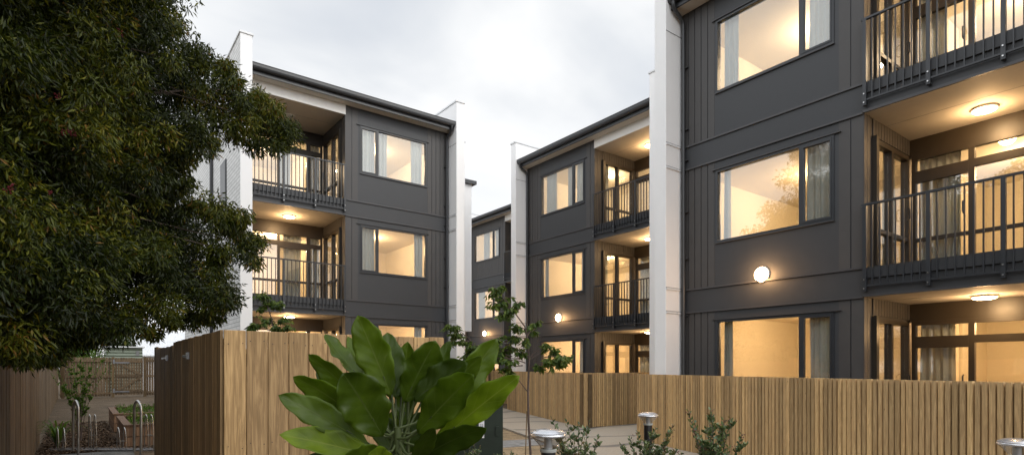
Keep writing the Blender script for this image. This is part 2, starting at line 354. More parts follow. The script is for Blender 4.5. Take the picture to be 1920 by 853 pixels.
def leaves(name, pos, dirs, ln, wd, mat, parent=None, rnd=None, fold=.25, nrm=None):
    """many single leaves, each four corners folded along its midrib"""
    N = len(pos); pos = np.asarray(pos, float); d = np.asarray(dirs, float); d /= np.linalg.norm(d, axis=1)[:,None]+1e-9
    u = RNG.normal(size=(N,3)) if nrm is None else np.asarray(nrm, float) + RNG.normal(size=(N,3))*.35
    s_ = np.cross(d, u); s_ /= np.linalg.norm(s_, axis=1)[:,None]+1e-9
    n_ = np.cross(s_, d)
    ln = np.broadcast_to(ln, (N,))[:,None]; wd = np.broadcast_to(wd, (N,))[:,None]
    b = pos; t = pos + d*ln - n_*ln*.12; l = pos + d*ln*.48 + s_*wd/2 + n_*wd*fold; r = pos + d*ln*.48 - s_*wd/2 + n_*wd*fold
    V = np.stack([b, l, t, r], 1).reshape(-1, 3)
    org = np.array(parent['_o']) if parent is not None else np.array([V[:,0].mean(), V[:,1].mean(), V[:,2].min()])
    V = (V - org).astype(np.float32)
    me = newmesh(name); me.vertices.add(4*N); me.vertices.foreach_set('co', V.ravel())
    idx = (np.arange(N)*4)[:,None] + np.array([0,1,2,0,2,3])[None,:]
    me.loops.add(6*N); me.loops.foreach_set('vertex_index', idx.ravel().astype(np.int32))
    me.polygons.add(2*N); me.polygons.foreach_set('loop_start', np.ascontiguousarray(np.arange(2*N)*3, dtype=np.int32))
    me.update(calc_edges=True)
    rn = RNG.random(N) if rnd is None else rnd
    a = me.attributes.new('rnd', 'FLOAT', 'POINT'); a.data.foreach_set('value', np.repeat(rn, 4).astype(np.float32))
    me.materials.append(mat); o = newobj(name, me); COL.objects.link(o); o['_o'] = [float(v_) for v_ in org]
    if parent is not None: o.parent = parent
    else: o.location = org
    return o

# ------------------------------------------------------------------ apartment buildings
STOREY = 2.77
FLR = [.23, 3.0, 5.77]
SOF = 8.37; TOPZ = 9.18
STN = ['ground floor', 'middle floor', 'top floor']
LIGHTS = []
FCOL = [(1,.58,.265), (1,.635,.33), (1,.70,.43)]
def pointlight(loc, power, rad=.12, col=(1,.60,.27)):
    l = bpy.data.lights.new('lamp', 'POINT'); l.energy = power; l.color = col; l.shadow_soft_size = rad
    o = newobj('lamp_glow', l); COL.objects.link(o); o.location = loc; LIGHTS.append(o); return o

def building(kind, FX, FY, dz, label, who, wall2=None, lampwall=True, balc_d=1.8, lamp_sd=(4.48,-1.1), narrow=False,
             curt=(), roomlamp=(0,1,2), balc_lamps=(1,1,1), battentop=False, endwin=False, roompw=(30,30,30), levels=(0,1,2)):
    def mp(s_, d): return (FX-d, FY-s_) if kind == 'A' else (FX-s_, FY-d)
    root = thing('apartment_building', (*mp(3.0, 0), 0), label, 'building', 'charcoal clad apartment blocks')
    def fb(mb, s0, s1, d0, d1, z0, z1, r=None):
        (xa, ya), (xb, yb) = mp(s0, d0), mp(s1, d1); mb.box(xa, xb, ya, yb, z0+dz, z1+dz, r); return mb
    def pt(s_, d, z): x, y = mp(s_, d); return (x, y, z+dz)
    F = FLR; end = 5.79
    # end walls that project as white fins
    for (s0, s1, nm) in ((-.27, 0, 'end_wall'), (end, end+.27, 'end_wall')):
        zb = -.4
        if nm == 'end_wall' and s0 > 1 and wall2 is not None:
            body = MB(); front = MB()
            fb(front, s0, s1, .5, .478, zb, TOPZ); fb(body, s0, s1, .478, -8.5, zb, TOPZ)
            w = front.build('end_wall', M['white'], root); sub(w, 'brick_face', body, M['brick'])
        else:
            w = fb(MB(), s0, s1, .5, -8.5, zb, TOPZ).build('end_wall', M['white'], root, bevel=.006)
        c = fb(MB(), s0-.025, s1+.025, .525, -8.5, TOPZ+.003, TOPZ+.05); sub(w, 'capping', c, M['cap'])
        inner = (s1, s1+.006) if s0 < 0 else (s0-.006, s0)
        e_ = .012 if s0 < 0 else 0
        for z in (F[1]-.45, F[1], F[2]-.45, F[2]):
            sub(w, 'joint_strip', fb(MB(), inner[0], inner[1]+e_, .495, .031, z-.018, z+.018), M['cap'])
            sub(w, 'shadow_gap', fb(MB(), inner[0], inner[1], .496, .031, z+.0185, z+.032), M['joint'])
        sub(w, 'shadow_gap', fb(MB(), inner[0], inner[1], .495, .02, 7.92, 7.93), M['joint'])
    # cladding
    for k in range(3):
        z0 = F[k] if k else -.3; z1 = F[k+1]-.44 if k < 2 else SOF
        wins = (F[k]+.798, F[k]+2.142) if k else (F[0]+.108, F[0]+2.142)
        allb = battentop and k == 2
        for (sa, sb) in ((0, .72), (2.92, 3.27)):
            back = fb(MB(), sa, sb, -.012, -.12, z0, z1); bt = MB()
            n = max(1, round((sb-sa)/.148)); w = (sb-sa)/n
            for i in range(n): fb(bt, sa+i*w+(.0 if i == 0 else .008), sa+(i+1)*w-(.008 if i < n-1 else 0), 0, -.0119, z0, z1, .5)
            cl = bt.build('batten_cladding', M['batten'], root); sub(cl, 'backing', back, M['alu'])
        pn = MB(); bts = []
        for (sa, sb, za, zb_) in ((.721,2.919,z0,wins[0]), (.721,2.919,wins[1],z1), (.721,.748,wins[0],wins[1]), (2.85,2.919,wins[0],wins[1])):
            if zb_-za < .01: continue
            if allb and sb-sa > 1:
                n = 15; w = (sb-sa)/n; fb(pn, sa, sb, -.012, -.12, za, zb_)
                bt = MB()
                for i in range(n): fb(bt, sa+i*w+.008, sa+(i+1)*w-.008, 0, -.0119, za, zb_, .5)
                bts.append(bt)
            else: fb(pn, sa, sb, -.003, -.12, za, zb_)
        wp = pn.build('wall_panel', M['panel'], root)
        for bt in bts: sub(wp, 'batten_cladding', bt, M['batten'])
        if k:
            bl = fb(MB(), 0, 3.268, .003, -.12, F[k]-.44+.002, F[k]-.002).build('belt_panel', M['panel'], root)
            sub(bl, 'belt_flashing', fb(MB(), 0, 3.268, .03, .0035, F[k]-.022, F[k]+.012), M['trim']); sub(bl, 'belt_flashing', fb(MB(), 0, 3.268, .03, .0035, F[k]-.462, F[k]-.43), M['trim'])
    # bedroom windows
    for k in levels:
        zb_, zt = (F[k]+.84, F[k]+2.10) if k else (F[0]+.15, F[0]+2.10)
        fr = MB(); b = .042; p0, p1, p2, p3 = .79, 2.30, 2.38, 2.79
        fb(fr, p0-b, p3+.06, .012, -.10, zt, zt+b); fb(fr, p0-b, p3+.06, .012, -.10, zb_-b, zb_)
        fb(fr, p0-b, p0, .012, -.10, zb_, zt); fb(fr, p3+.03, p3+.06, .012, -.10, zb_, zt); fb(fr, p1, p1+.04, .012, -.10, zb_, zt)
        w = fr.build('window', M['alu'], root)
        sa = MB(); fb(sa, p1+.041, p2, .020, -.05, zb_+.001, zt-.001); fb(sa, p3, p3+.029, .020, -.05, zb_+.001, zt-.001)
        fb(sa, p2+.001, p3-.001, .020, -.05, zt-.035, zt-.001); fb(sa, p2+.001, p3-.001, .020, -.05, zb_+.001, zb_+.035)
        sub(w, 'sash', sa, M['alu'])
        sub(w, 'pane', fb(MB(), p0+.001, p1-.001, -.03, -.036, zb_+.001, zt-.001), M['glass'])
        sub(w, 'pane', fb(MB(), p2+.002, p3-.002, -.01, -.016, zb_+.036, zt-.036), M['glass'])
        fh = MB(); fb(fh, .68, 2.96, .035, .001, zt+b+.003, zt+b+.014); sub(w, 'head_flashing', fh, M['trim'])
        fs = MB(); fb(fs, .74, 2.86, .030, .001, zb_-b-.014, zb_-b-.003); sub(w, 'sill', fs, M['trim'])
    # rooms
    for k in range(3):
        rm = MB(); flo = MB()
        z0 = F[k]; z1 = F[k]+2.31 if k < 2 else 8.12
        fb(flo, .06, 3.17, -.121, -4.4, z0-.06, z0-.001); fb(rm, .06, 3.17, -.121, -4.4, z1, z1+.05)
        fb(rm, .03, .10, -.121, -4.4, z0, z1-.001); fb(rm, .10, 3.17, -4.3, -4.4, z0, z1-.001)
        # inner lining round the window
        fb(rm, .101, .70, -.122, -.14, z0, z1-.001); fb(rm, 2.93, 3.17, -.122, -.14, z0, z1-.001)
        # side wall to balcony and living room with the sliding door opening
        fb(rm, 3.172, 3.25, -1.70, -4.4, z0, z1-.001); fb(rm, 3.172, 3.25, -.121, -.33, z0, z1-.001); fb(rm, 3.172, 3.25, -.331, -1.699, z0+2.03, z1-.001)
        if not narrow:
            fb(rm, .40, .46, -4.29, -4.30, z0, z0+.1)
        # living room
        fb(flo, 3.251, end-.001, -balc_d-.10, -6.0, z0-.06, z0-.001); fb(rm, 3.251, end-.001, -balc_d-.10, -6.0, z1, z1+.05)
        fb(rm, 3.251, end-.001, -5.95, -6.0, z0, z1-.001); fb(rm, end-.06, end-.002, -balc_d-.10, -5.95, z0, z1-.001)
        fb(rm, 3.251, 3.30, -4.41, -5.95, z0, z1-.001)
        r_ = rm.build('interior_walls', M['room'], root); sub(r_, 'interior_floor', flo, M['floor'])
    # interior doors seen through the glass
    for k in levels:
        dd = MB(); fb(dd, 1.1, 1.9, -4.27, -4.298, F[k], F[k]+2.0); di = dd.build('interior_door', M['door'], root)
        ar = MB(); fb(ar, 1.02, 1.098, -4.26, -4.298, F[k], F[k]+2.06); fb(ar, 1.902, 1.98, -4.26, -4.298, F[k], F[k]+2.06); fb(ar, 1.099, 1.901, -4.26, -4.298, F[k]+2.003, F[k]+2.06)
        sub(di, 'architrave', ar, M['beam'])
        dd = MB(); fb(dd, 4.5, 5.3, -5.91, -5.948, F[k], F[k]+2.0); dd.build('interior_door', M['door'], root)
    # balconies
    for k in (0, 1, 2):
        z1 = F[k]+2.33 if k < 2 else 8.10
        # ceiling board
        sl = MB(); zt_ = F[k+1]-.05 if k < 2 else SOF-.001
        fb(sl, 3.27, end-.001, -.012, -balc_d+.0, z1, zt_); so = sl.build('balcony_soffit', M['soffit'], root)
        jn = MB(); fb(jn, 3.275, end-.005, -.82, -.828, z1-.002, z1-.0005); sub(so, 'soffit_joint', jn, M['joint'])
        if k < 2:
            fa = MB(); fb(fa, 3.27, end-.001, .012, -.0115, F[k+1]-.445, F[k+1]-.02); f_ = fa.build('balcony_fascia', M['panel'], root)
            fe = MB(); fb(fe, 3.27, end-.001, .022, .0125, F[k+1]-.445, F[k+1]-.405); sub(f_, 'edge_trim', fe, M['trim'])
            dk = MB(); fb(dk, 3.27, end-.001, .012, -balc_d, F[k+1]-.049, F[k+1]-.004); dk.build('balcony_deck', M['bronze'], root)
        else:
            bm = MB(); fb(bm, 3.27, end-.001, .01, -.0115, 8.10, SOF-.002); fb(bm, 3.27, end-.001, .02, .0105, 8.10, 8.135); bm.build('balcony_beam', M['beam'], root)
        # corner post and battened side wall
        sw = MB(); fb(sw, 3.251, 3.262, -.121, -.32, F[k], z1); fb(sw, 3.251, 3.262, -.32, -balc_d-.1, F[k]+2.022, z1); fb(sw, 3.251, 3.262, -1.72, -balc_d-.1, F[k], F[k]+2.06)
        fb(sw, 3.271, 3.283, -.002, -.10, F[k], z1-.001)
        fb(sw, 3.271, 3.283, -.112, -.20, F[k], z1-.001)
        n = 14
        for i in range(n):
            a_ = .33+(balc_d-.33)*i/n; fb(sw, 3.2621, 3.278, -a_-.006, -a_-(balc_d-.33)/n+.006, F[k]+2.07, z1-.001)
        sw.build('balcony_side_wall', M['batten'], root)
        # side sliding door
        sd = MB(); a0, a1, am = .33, 1.70, 1.0; zt = F[k]+2.02; s0, s1 = 3.19, 3.30
        fb(sd, s0, s1+.03, -a0, -a0-.09, F[k], zt+.04); fb(sd, s0, s1, -a1+.05, -a1, F[k], zt); fb(sd, s0, s1, -am+.02, -am-.05, F[k]+.05, zt-.06)
        fb(sd, s0, s1, -a0-.0901, -a1+.0501, zt-.06, zt); fb(sd, s0, s1, -a0-.0901, -a1+.0501, F[k]-.003, F[k]+.049)
        fb(sd, s0+.02, s1-.005, -a0-.0902, -am+.0201, F[k]+.60, F[k]+.66); fb(sd, s0+.02, s1-.005, -am-.0501, -a1+.0502, F[k]+.60, F[k]+.66)
        d_ = sd.build('sliding_door', M['bronze'], root)
        for (p0, p1) in ((a0+.0905, am-.0205), (am+.0505, a1-.0505)):
            sub(d_, 'pane', fb(MB(), 3.24, 3.246, -p0, -p1, F[k]+.05, zt-.061), M['glass'])
        h = MB(); h.tube([pt(3.30, -1.60, F[k]+.95), pt(3.34, -1.60, F[k]+.97), pt(3.34, -1.60, F[k]+1.13), pt(3.30, -1.60, F[k]+1.15)], .012, 6); sub(d_, 'handle', h, M['alu'])
        # rear glazing
        D = balc_d
        gl = MB(); zt = F[k]+2.02
        bars = [(3.30,3.345),(3.66,3.77),(4.53,4.59),(5.72,5.787)] if narrow else [(3.30,3.36),(4.08,4.16),(5.30,5.36),(5.72,5.787)]
        for (p0, p1) in bars: fb(gl, p0, p1, -D+.0, -D-.09, F[k]+.001, zt)
        fb(gl, 3.30, 5.787, -D+.005, -D-.085, zt-.05, zt+.02)
        for (p0, p1) in zip([x[1] for x in bars[:-1]], [x[0] for x in bars[1:]]):
            door_ = (p1-p0) > .6 and (p0 < 4.0)
            tb = .13 if door_ else .06
            fb(gl, p0+.0005, p1-.0005, -D+.002, -D-.08, F[k]+1.72-tb, F[k]+1.78)
            fb(gl, p0+.0005, p1-.0005, -D-.01, -D-.07, F[k]+.60, F[k]+.66); fb(gl, p0+.0005, p1-.0005, -D-.01, -D-.07, F[k]-.003, F[k]+.08)
        g_ = gl.build('balcony_glazing', M['bronze'], root)
        for (p0, p1) in zip([x[1] for x in bars[:-1]], [x[0] for x in bars[1:]]):
            sub(g_, 'pane', fb(MB(), p0+.001, p1-.001, -D-.035, -D-.041, F[k]+.081, zt-.051), M['glass'])
        hb = bars[1][0] if narrow else bars[0][1]
        h = MB(); hs = (4.02 if not narrow else 3.72); h.tube([pt(hs, -D, F[k]+.95), pt(hs, -D+.045, F[k]+.97), pt(hs, -D+.045, F[k]+1.13), pt(hs, -D, F[k]+1.15)], .012, 6); sub(g_, 'handle', h, M['alu'])
        bw = MB(); fb(bw, 3.262, end-.002, -D+.001, -D-.099, zt+.021, z1-.002); bw.build('balcony_rear_wall', M['bronze'], root)
        # railing
        if k and k in levels:
            hr = MB(); fb(hr, 3.275, end-.003, .092, .048, F[k]+.905, F[k]+.935); rl = hr.build('railing', M['alu'], root)
            br = MB(); fb(br, 3.29, end-.005, .085, .055, F[k]-.30, F[k]-.275); sub(rl, 'bottom_rail', br, M['alu'])
            posts = [3.32, 4.13, 4.94, 5.74]
            for ps in posts:
                p = MB(); fb(p, ps-.025, ps+.025, .096, .034, F[k]-.37, F[k]+.904); q = sub(rl, 'post', p, M['alu'])
                bo = MB()
                for zz in (F[k]-.33, F[k]-.20):
                    bo.lathe([(.0, -.008), (.010, -.008), (.010, 0), (0,.002)], pt(ps, .104, zz), 8, axis='x' if kind == 'A' else 'y')
                sub(rl, 'bolt', bo, M['bolt'])
            for i in range(3):
                for j in range(1, 8):
                    ss_ = posts[i] + (posts[i+1]-posts[i])*j/8.0
                    fb_ = MB(); fb(fb_, ss_-.008, ss_+.008, .083, .058, F[k]-.2745, F[k]+.9045); sub(rl, 'baluster', fb_, M['alu'])
            kb = MB(); fb(kb, 3.275, end-.003, .045, .013, F[k]-.17, F[k]-.005); sub(rl, 'kickboard', kb, M['panel'])
    # eaves
    ev = MB(); fb(ev, 0.001, end-.001, .30, .0, SOF, SOF+.02); ev.build('eaves_soffit', M['soffit'], root)
    fa = MB(); fb(fa, 0.001, end-.001, .335, .301, SOF-.015, SOF+.19); fa.build('fascia', M['gutter'], root)
    prof = [(.337, 8.46), (.36, 8.445), (.41, 8.445), (.445, 8.47), (.46, 8.51), (.46, 8.57), (.475, 8.585), (.455, 8.595), (.445, 8.56), (.35,8.56), (.337, 8.575)]
    g = MB(); vs = [pt(.004, a_, z_) for a_, z_ in prof] + [pt(end-.004, a_, z_) for a_, z_ in prof]; n = len(prof)
    fs = [(i, (i+1) % n, n+(i+1) % n, n+i) for i in range(n)] + [tuple(range(n-1,-1,-1)), tuple(range(n, 2*n))]
    g.add(vs, fs); g.build('gutter', M['gutter'], root)
    rf = MB(); a = [pt(.003, .34, 8.57), pt(end-.003, .34, 8.57), pt(end-.003, -8.45, 8.95), pt(.003, -8.45, 8.95)]
    b_ = [(x, y, z-.05) for x, y, z in a]; rf.add(a+b_, [(0,1,2,3),(7,6,5,4),(0,4,5,1),(1,5,6,2),(2,6,7,3),(3,7,4,0)])
    rf.build('roof', M['roof'], root)
    bk = MB(); fb(bk, .001, end-.001, -8.3, -8.45, -.3, 8.85); bk.build('rear_wall', M['white'], root)
    dp = MB(); dp.tube([pt(.10, .40, 8.47), pt(.10, .40, 8.40), pt(.085, .34, 8.33), pt(.075, .12, 8.22), pt(.07, .065, 8.15), pt(.07, .06, 8.05), pt(.07, .06, .0)], .036, 10)
    for z in (7.3, 6.1, 5.5, 4.5, 3.6, 2.5): dp.tube([pt(.07, .06, z-.01), pt(.07, .06, z+.01)], .042, 10); fb(dp, .03, .16, .055, .002, z-.008, z+.008)
    dp.build('downpipe', M['gutter'], root, smooth=True)
    # lamps
    for k in range(3):
        zc = (F[k]+2.33 if k < 2 else 8.10)-.001
        on = balc_lamps[k]
        c = pt(lamp_sd[0], lamp_sd[1], zc)
        if on or k == 2:
            lt = thing('ceiling_light', c, f'{"glowing" if on else "unlit"} balcony ceiling light, {STN[k]}, {who}', 'light', 'balcony ceiling lights')
            MB().lathe([(.0, -.03), (.155,-.03), (.165,-.02), (.165,0), (0,0)], c).build('base', M['lampR'], lt, smooth=True)
            MB().lathe([(.0, -.062), (.10,-.058), (.14,-.045), (.15,-.031)], c).build('diffuser', M['lampW'] if on else M['lampOff'], lt, smooth=True)
        if on: pointlight((c[0], c[1], c[2]-.16), 27*on, .12)
    for k in roomlamp:
        zc = (F[k]+2.309 if k < 2 else 8.119); c = pt(1.75, -2.1, zc)
        lt = thing('ceiling_light', c, f'glowing bedroom ceiling light, {STN[k]}, {who}', 'light', 'bedroom ceiling lights')
        MB().lathe([(.0, -.025), (.155,-.025), (.16,-.015), (.16,0), (0,0)], c).build('base', M['lampR'], lt, smooth=True)
        MB().lathe([(.0, -.085), (.08,-.08), (.125,-.055), (.14,-.026)], c).build('diffuser', M['lampW'], lt, smooth=True)
        pointlight((c[0], c[1], c[2]-.22), roompw[k]*2.0, .14, FCOL[k])
        pointlight(pt(4.5, -3.8, zc-.3), roompw[k]*1.7, .14, FCOL[k])
    if lampwall:
        c = pt(1.66, .0, 3.10)
        lt = thing('wall_light', c, f'round glowing bulkhead light on the front wall of {who}', 'light', 'round wall lights')
        ax = 'x' if kind == 'A' else 'y'
        MB().lathe([(0,-.03), (.135,-.03), (.14,-.02), (.14,0.004), (0,0.004)], c, axis=ax).build('base', M['lampR'], lt, smooth=True)
        MB().lathe([(0,-.085), (.04,-.083), (.07,-.076), (.095,-.064), (.112,-.048), (.12,-.031)], c, axis=ax).build('diffuser', M['lampW'], lt, smooth=True)
        pointlight(pt(1.66, .22, 3.10), 24, .10, (1,.55,.24))
    # curtains
    for (k, s0, s1, d0, side, desc) in curt:
        z0 = F[k]+.03; z1 = F[k]+2.17
        cm = MB(); nn = 48; rows = 10; vs = []; ph = random.random()*6; fo = max(3, round(abs(s1-s0)/.10))
        for j in range(rows+1):
            t = j/rows; z = z1+(z0-z1)*t
            for i in range(nn+1):
                u = i/nn; amp = .022+.02*t
                s_ = s0+(s1-s0)*(u*(1-.0) + .10*t*math.sin(ph)*(u-.5)) + .010*math.sin(u*fo*4+ph+t)
                w = amp*math.sin(u*fo*2*math.pi+ph+.5*math.sin(3*t+u*4)) + .010*math.sin(u*9+ph*2)
                if side: x = pt(s0+w*.9, -(d0+(s1-s0)*u), z)
                else: x = pt(s_, -(d0+w+.04), z)
                vs.append(x)
        fs = [(j*(nn+1)+i, j*(nn+1)+i+1, (j+1)*(nn+1)+i+1, (j+1)*(nn+1)+i) for j in range(rows) for i in range(nn)]
        cm.add(vs, fs); o = cm.build('curtain', M['curtain'], None, smooth=False)
        for p_ in o.data.polygons: p_.use_smooth = True
        sm = o.modifiers.new('t', 'SOLIDIFY'); sm.thickness = .003
        tag(o, f'{desc} {STN[k]}, {who}', 'curtain', 'curtains at the windows')
    if endwin:
        wx = end+.27
        for (zb_, zt) in ((2.35, 3.35), (5.0, 6.6)):
            w = MB(); fb(w, wx, wx+.03, -1.10, -1.80, zb_, zt); fr = w.build('slot_window', M['alu'], root)
            p = MB(); fb(p, wx+.0301, wx+.034, -1.15, -1.75, zb_+.05, zt-.05); sub(fr, 'pane', p, M['gutter'])
        dp = MB(); dp.tube([pt(wx+.05, -3.0, 0), pt(wx+.05, -3.0, 8.7)], .045, 10); dp.build('downpipe', M['gutter'], root, smooth=True)
    return root, pt, fb

NEAR = 'the block behind the long slat fence'; MID = 'the block behind the thin young tree'; FAR = 'the small distant block'; LEFT = 'the brick-ended block'
building('A', 9.48, 7.07, 0, 'big charcoal apartment block close behind the long slat fence, cropped at its balconies', NEAR, lamp_sd=(4.42,-1.25),
    curt=[(2,.86,1.14,.10,0,'white curtain bunched beside the window edge'), (2,2.38,2.80,.12,0,'white curtain behind the narrow pane'),
          (1,2.37,2.80,.10,0,'full pale curtain behind the narrow pane'), (1,.84,.93,.12,0,'thin strip of pale curtain'),
          (0,2.42,2.80,.10,0,'grey curtain behind the narrow pane'), (0,.84,.98,.12,0,'thin grey curtain strip'),
          (1,3.37,3.95,1.95,0,'grey curtain behind the balcony sliding door'), (0,3.37,3.85,1.95,0,'dark gathered curtain behind sliding door'),
          (2,3.37,3.70,1.95,0,'grey curtain behind the balcony door'),
          (1,3.12,3.50,1.15,1,'curtain behind the side glass')], roompw=(48,54,54), balc_lamps=(1,1,1))
building('A', 12.50, 15.77, 0, 'three storey charcoal apartment block rising behind the thin young tree, between two white fins', MID,
    curt=[(2,.92,1.40,.10,0,'wide pale curtain off the mullion'), (2,1.98,2.28,.10,0,'slim pale curtain beside the mullion'), (2,2.37,2.80,.10,0,'pale curtain behind the narrow pane'),
          (1,2.58,2.80,.10,0,'grey curtain drawn aside in narrow pane'), (1,.85,.97,.10,0,'thin grey curtain strip'),
          (0,2.52,2.80,.10,0,'grey curtain in the narrow pane'),
          (2,3.12,3.42,.45,1,'curtain behind the side sliding door'), (1,3.12,3.42,.45,1,'curtain behind the side sliding door'), (0,3.12,3.36,.45,1,'curtain behind the side sliding door'),
          (1,3.37,3.75,1.95,0,'pale curtain behind the rear balcony door'), (0,3.37,3.75,1.95,0,'pale curtain behind the rear balcony door')], roompw=(58,58,50))
building('A', 15.52, 24.47, 0, 'distant charcoal apartment block glimpsed in the gap between two nearer blocks', FAR, battentop=True,
    curt=[(2,2.37,2.80,.10,0,'pale curtain behind the narrow pane'), (2,1.4,1.9,.10,0,'pale curtain hanging in the wide window'), (1,.95,1.5,.10,0,'tan curtain hanging in the wide window')], balc_lamps=(0,0,0), roompw=(54,54,48))
rootL, ptL, fbL = building('B', 9.19, 15.54, .36, 'three storey charcoal apartment block with a white painted brick end wall', LEFT, wall2=True, lampwall=False, narrow=True, endwin=True, lamp_sd=(4.50,-1.0), balc_lamps=(1,1,0),
    curt=[(2,2.37,2.80,.10,0,'white curtain filling the narrow pane'), (2,2.0,2.27,.10,0,'white curtain beside the mullion'), (2,.84,1.22,.10,0,'white curtain away from the mullion'),
          (1,2.37,2.80,.10,0,'grey curtain filling the narrow pane'), (1,.84,1.12,.10,0,'grey curtain away from the mullion'), (0,.84,1.10,.10,0,'grey curtain showing above the enclosure'),
          (1,3.90,4.40,1.92,0,'tan curtain behind the balcony door'), (1,3.36,3.66,1.92,0,'pale curtain behind the slim balcony pane'), (2,4.2,4.55,1.92,0,'white curtain behind the balcony glass'), (2,3.36,3.66,1.92,0,'white curtain behind the slim balcony pane')], roompw=(52,54,50))
# wing beyond the left block
wg = thing('building_wing', (11.2, 19.5, 0), 'slim white wing wall with a grey roof edge just beyond the left block', 'building')
MB().box(10.66, 10.98, 17.4, 23, 0, 9.45).build('end_wall', M['white'], wg)
MB().box(10.63, 11.01, 17.37, 23, 9.453, 9.50).build('capping', M['cap'], wg)
MB().box(10.99, 12.0, 18.55, 22.5, 2.86, 8.42).build('screen_wall', M['white'], wg)
MB().box(10.99, 12.14, 18.40, 22.5, 8.43, 8.56).build('gutter', M['gutter'], wg)

# ------------------------------------------------------------------ fences
def slat_fence(pts, label, top=1.36, base=.02, pitch=.069):
    root = thing('slat_fence', (*pts[0], 0), label, 'fence', 'pine slat courtyard fences')
    sl = MB(); ra = MB()
    for i in range(len(pts)-1):
        a = Vector(pts[i]); b = Vector(pts[i+1]); L_ = (b-a).length; u = (b-a)/L_; n = int(L_/pitch)
        nv = Vector((-u.y, u.x))
        if nv.dot(-a) < 0: nv = -nv      # towards the path side
        for j in range(n):
            c = a+u*(j+.5)*L_/n; w = random.choice((.044,.048,.052))/2; o = nv*(random.choice((0,0,.005,.012)))
            tz = top+random.uniform(-.0015,.0015); th = .018
            sl.obox((c.x+o.x, c.y+o.y), (u.x,u.y), w, th, base+random.uniform(0,.01), tz)
        c = (a+b)/2 - nv*.0265; bb_ = MB(); bb_.obox((c.x,c.y), (u.x,u.y), L_/2, .005, base, top-.012); bb_.build('gap_shade_board', M['rail'], root)  # dark sheet added behind the slats so their gaps read as shade
        for z in (.25, .72, 1.2):
            c = (a+b)/2 - nv*.056; ra.obox((c.x,c.y), (u.x,u.y), L_/2, .022, z-.045, z+.045)
        k = max(1, round(L_/1.9))
        for j in range(k+1):
            c = a+u*(j*L_/k) - nv*.11; p = MB(); p.obox((c.x,c.y), (u.x,u.y), .045, .045, 0, top-.03); p.build('post', M['rail'], root)
    sl.build('slats', M['slat'], root); ra.build('rail', M['rail'], root)
    return root
slat_fence([(9.17,7.92), (6.94,1.43), (6.5,.15)], 'longest and closest pine slat fence, with garden shrubs growing before it')
slat_fence([(12.1,16.35), (9.92,10.22), (12.3,10.22)], 'pine slat fence with a sharp corner, across the path beyond the young tree')
slat_fence([(15.1,25.0), (12.94,18.9), (15.2,18.9)], 'distant pine slat fence showing just above the utility cabinet')

def boards(mb, a, b, z0, z1, w=.14, gap=.004, th=.009, jit=.004, nv=None):
    a = Vector(a); b = Vector(b); L_ = (b-a).length; u = (b-a)/L_; n = max(1, round(L_/w)); P = []
    v = Vector((-u.y, u.x))
    for j in range(n):
        c = a+u*(j+.5)*L_/n; o = v*random.uniform(-.0025,.0025)
        mb.obox((c.x+o.x, c.y+o.y), (u.x,u.y), L_/n/2-gap/2, th, z0, z1+random.uniform(-jit,jit)); P.append((c, u, L_/n))
    return P
# timber enclosure
en = thing('timber_enclosure', (.81, 4.36, 0), 'tall timber board enclosure behind the big leaved plant, with a gate in its shaded side', 'enclosure')
m = MB(); P = boards(m, (.80,4.36), (2.53,4.36), .03, 1.752, .1435, .0035); m.build('front_panel', M['board'], en, bevel=.004)
nl = MB()
for (c, u, w) in P:
    for dx in (-.045, .045):
        for z in (1.66, 1.70)[:1]: nl.lathe([(.004,-.002),(.004,0)], (c.x+dx+random.uniform(-.004,.004), c.y-.012, z+random.uniform(-.01,.03)), 6, axis='y')
        nl.lathe([(.004,-.002),(.004,0)], (c.x+dx, c.y-.012, .95+random.uniform(-.02,.02)), 6, axis='y')
nl.build('nails', M['nail'], en)
m = MB(); boards(m, (.79,4.375), (.79,6.78), .03, 1.752, .14); m.build('side_panel', M['board'], en)
m = MB(); boards(m, (.79,6.83), (.79,8.30), .05, 1.72, .14); gt = m.build('gate', M['board'], en)
m = MB(); boards(m, (.79,8.34), (.79,8.60), .03, 1.752, .13); m.build('side_panel', M['board'], en)
m = MB(); boards(m, (.80,8.61), (2.53,8.61), .03, 1.752, .14); m.build('rear_panel', M['board'], en)
m = MB(); boards(m, (2.54,4.375), (2.54,8.59), .03, 1.752, .14); m.build('side_panel', M['board'], en)
m = MB()
for (y0, y1) in ((4.4,6.8), (6.85,8.3)):
    for z in (.3, 1.0, 1.55): m.box(.80+.004, .85, y0, y1, z-.045, z+.045)
for z in (.3,1.0,1.55): m.box(.86, 2.52, 4.373, 4.42, z-.045, z+.045)
m.build('rail', M['rail'], en)
m = MB()
for y in (6.81, 8.32, 4.46): m.box(.806, .895, y-.045, y+.045, 0, 1.70)
m.box(2.43, 2.52, 4.425, 4.51, 0, 1.70); m.build('post', M['rail'], en)
h = MB()
h.box(.770, .779, 5.75, 6.05, 1.59, 1.61); h.box(.760, .779, 5.72, 5.78, 1.57, 1.63); h.tube([(.762,5.72,1.6),(.762,6.0,1.6)], .006, 8)
h.build('hasp', M['galv'], en)
h = MB(); h.box(.770, .779, 7.25, 7.75, 1.59, 1.61); h.box(.762, .779, 7.2, 7.26, 1.57, 1.63); sub(gt, 'latch', h, M['galv'])

# side fence, left
sf = thing('board_fence', (-.6, 10, 0), 'weathered close-board side fence under the dark overhanging tree', 'fence')
m = MB(); boards(m, (-.60,2.2), (-.60,14.6), 0, 1.68, .10, .004); m.build('boards', M['oldboard'], sf)
m = MB(); boards(m, (-.66,14.6), (-.66,30.9), .05, 1.72, .10, .004); m.build('boards', M['oldboard'], sf)
m = MB(); m.box(-.60, -.66, 14.55, 14.65, 0, 1.75); m.build('post', M['rail'], sf)
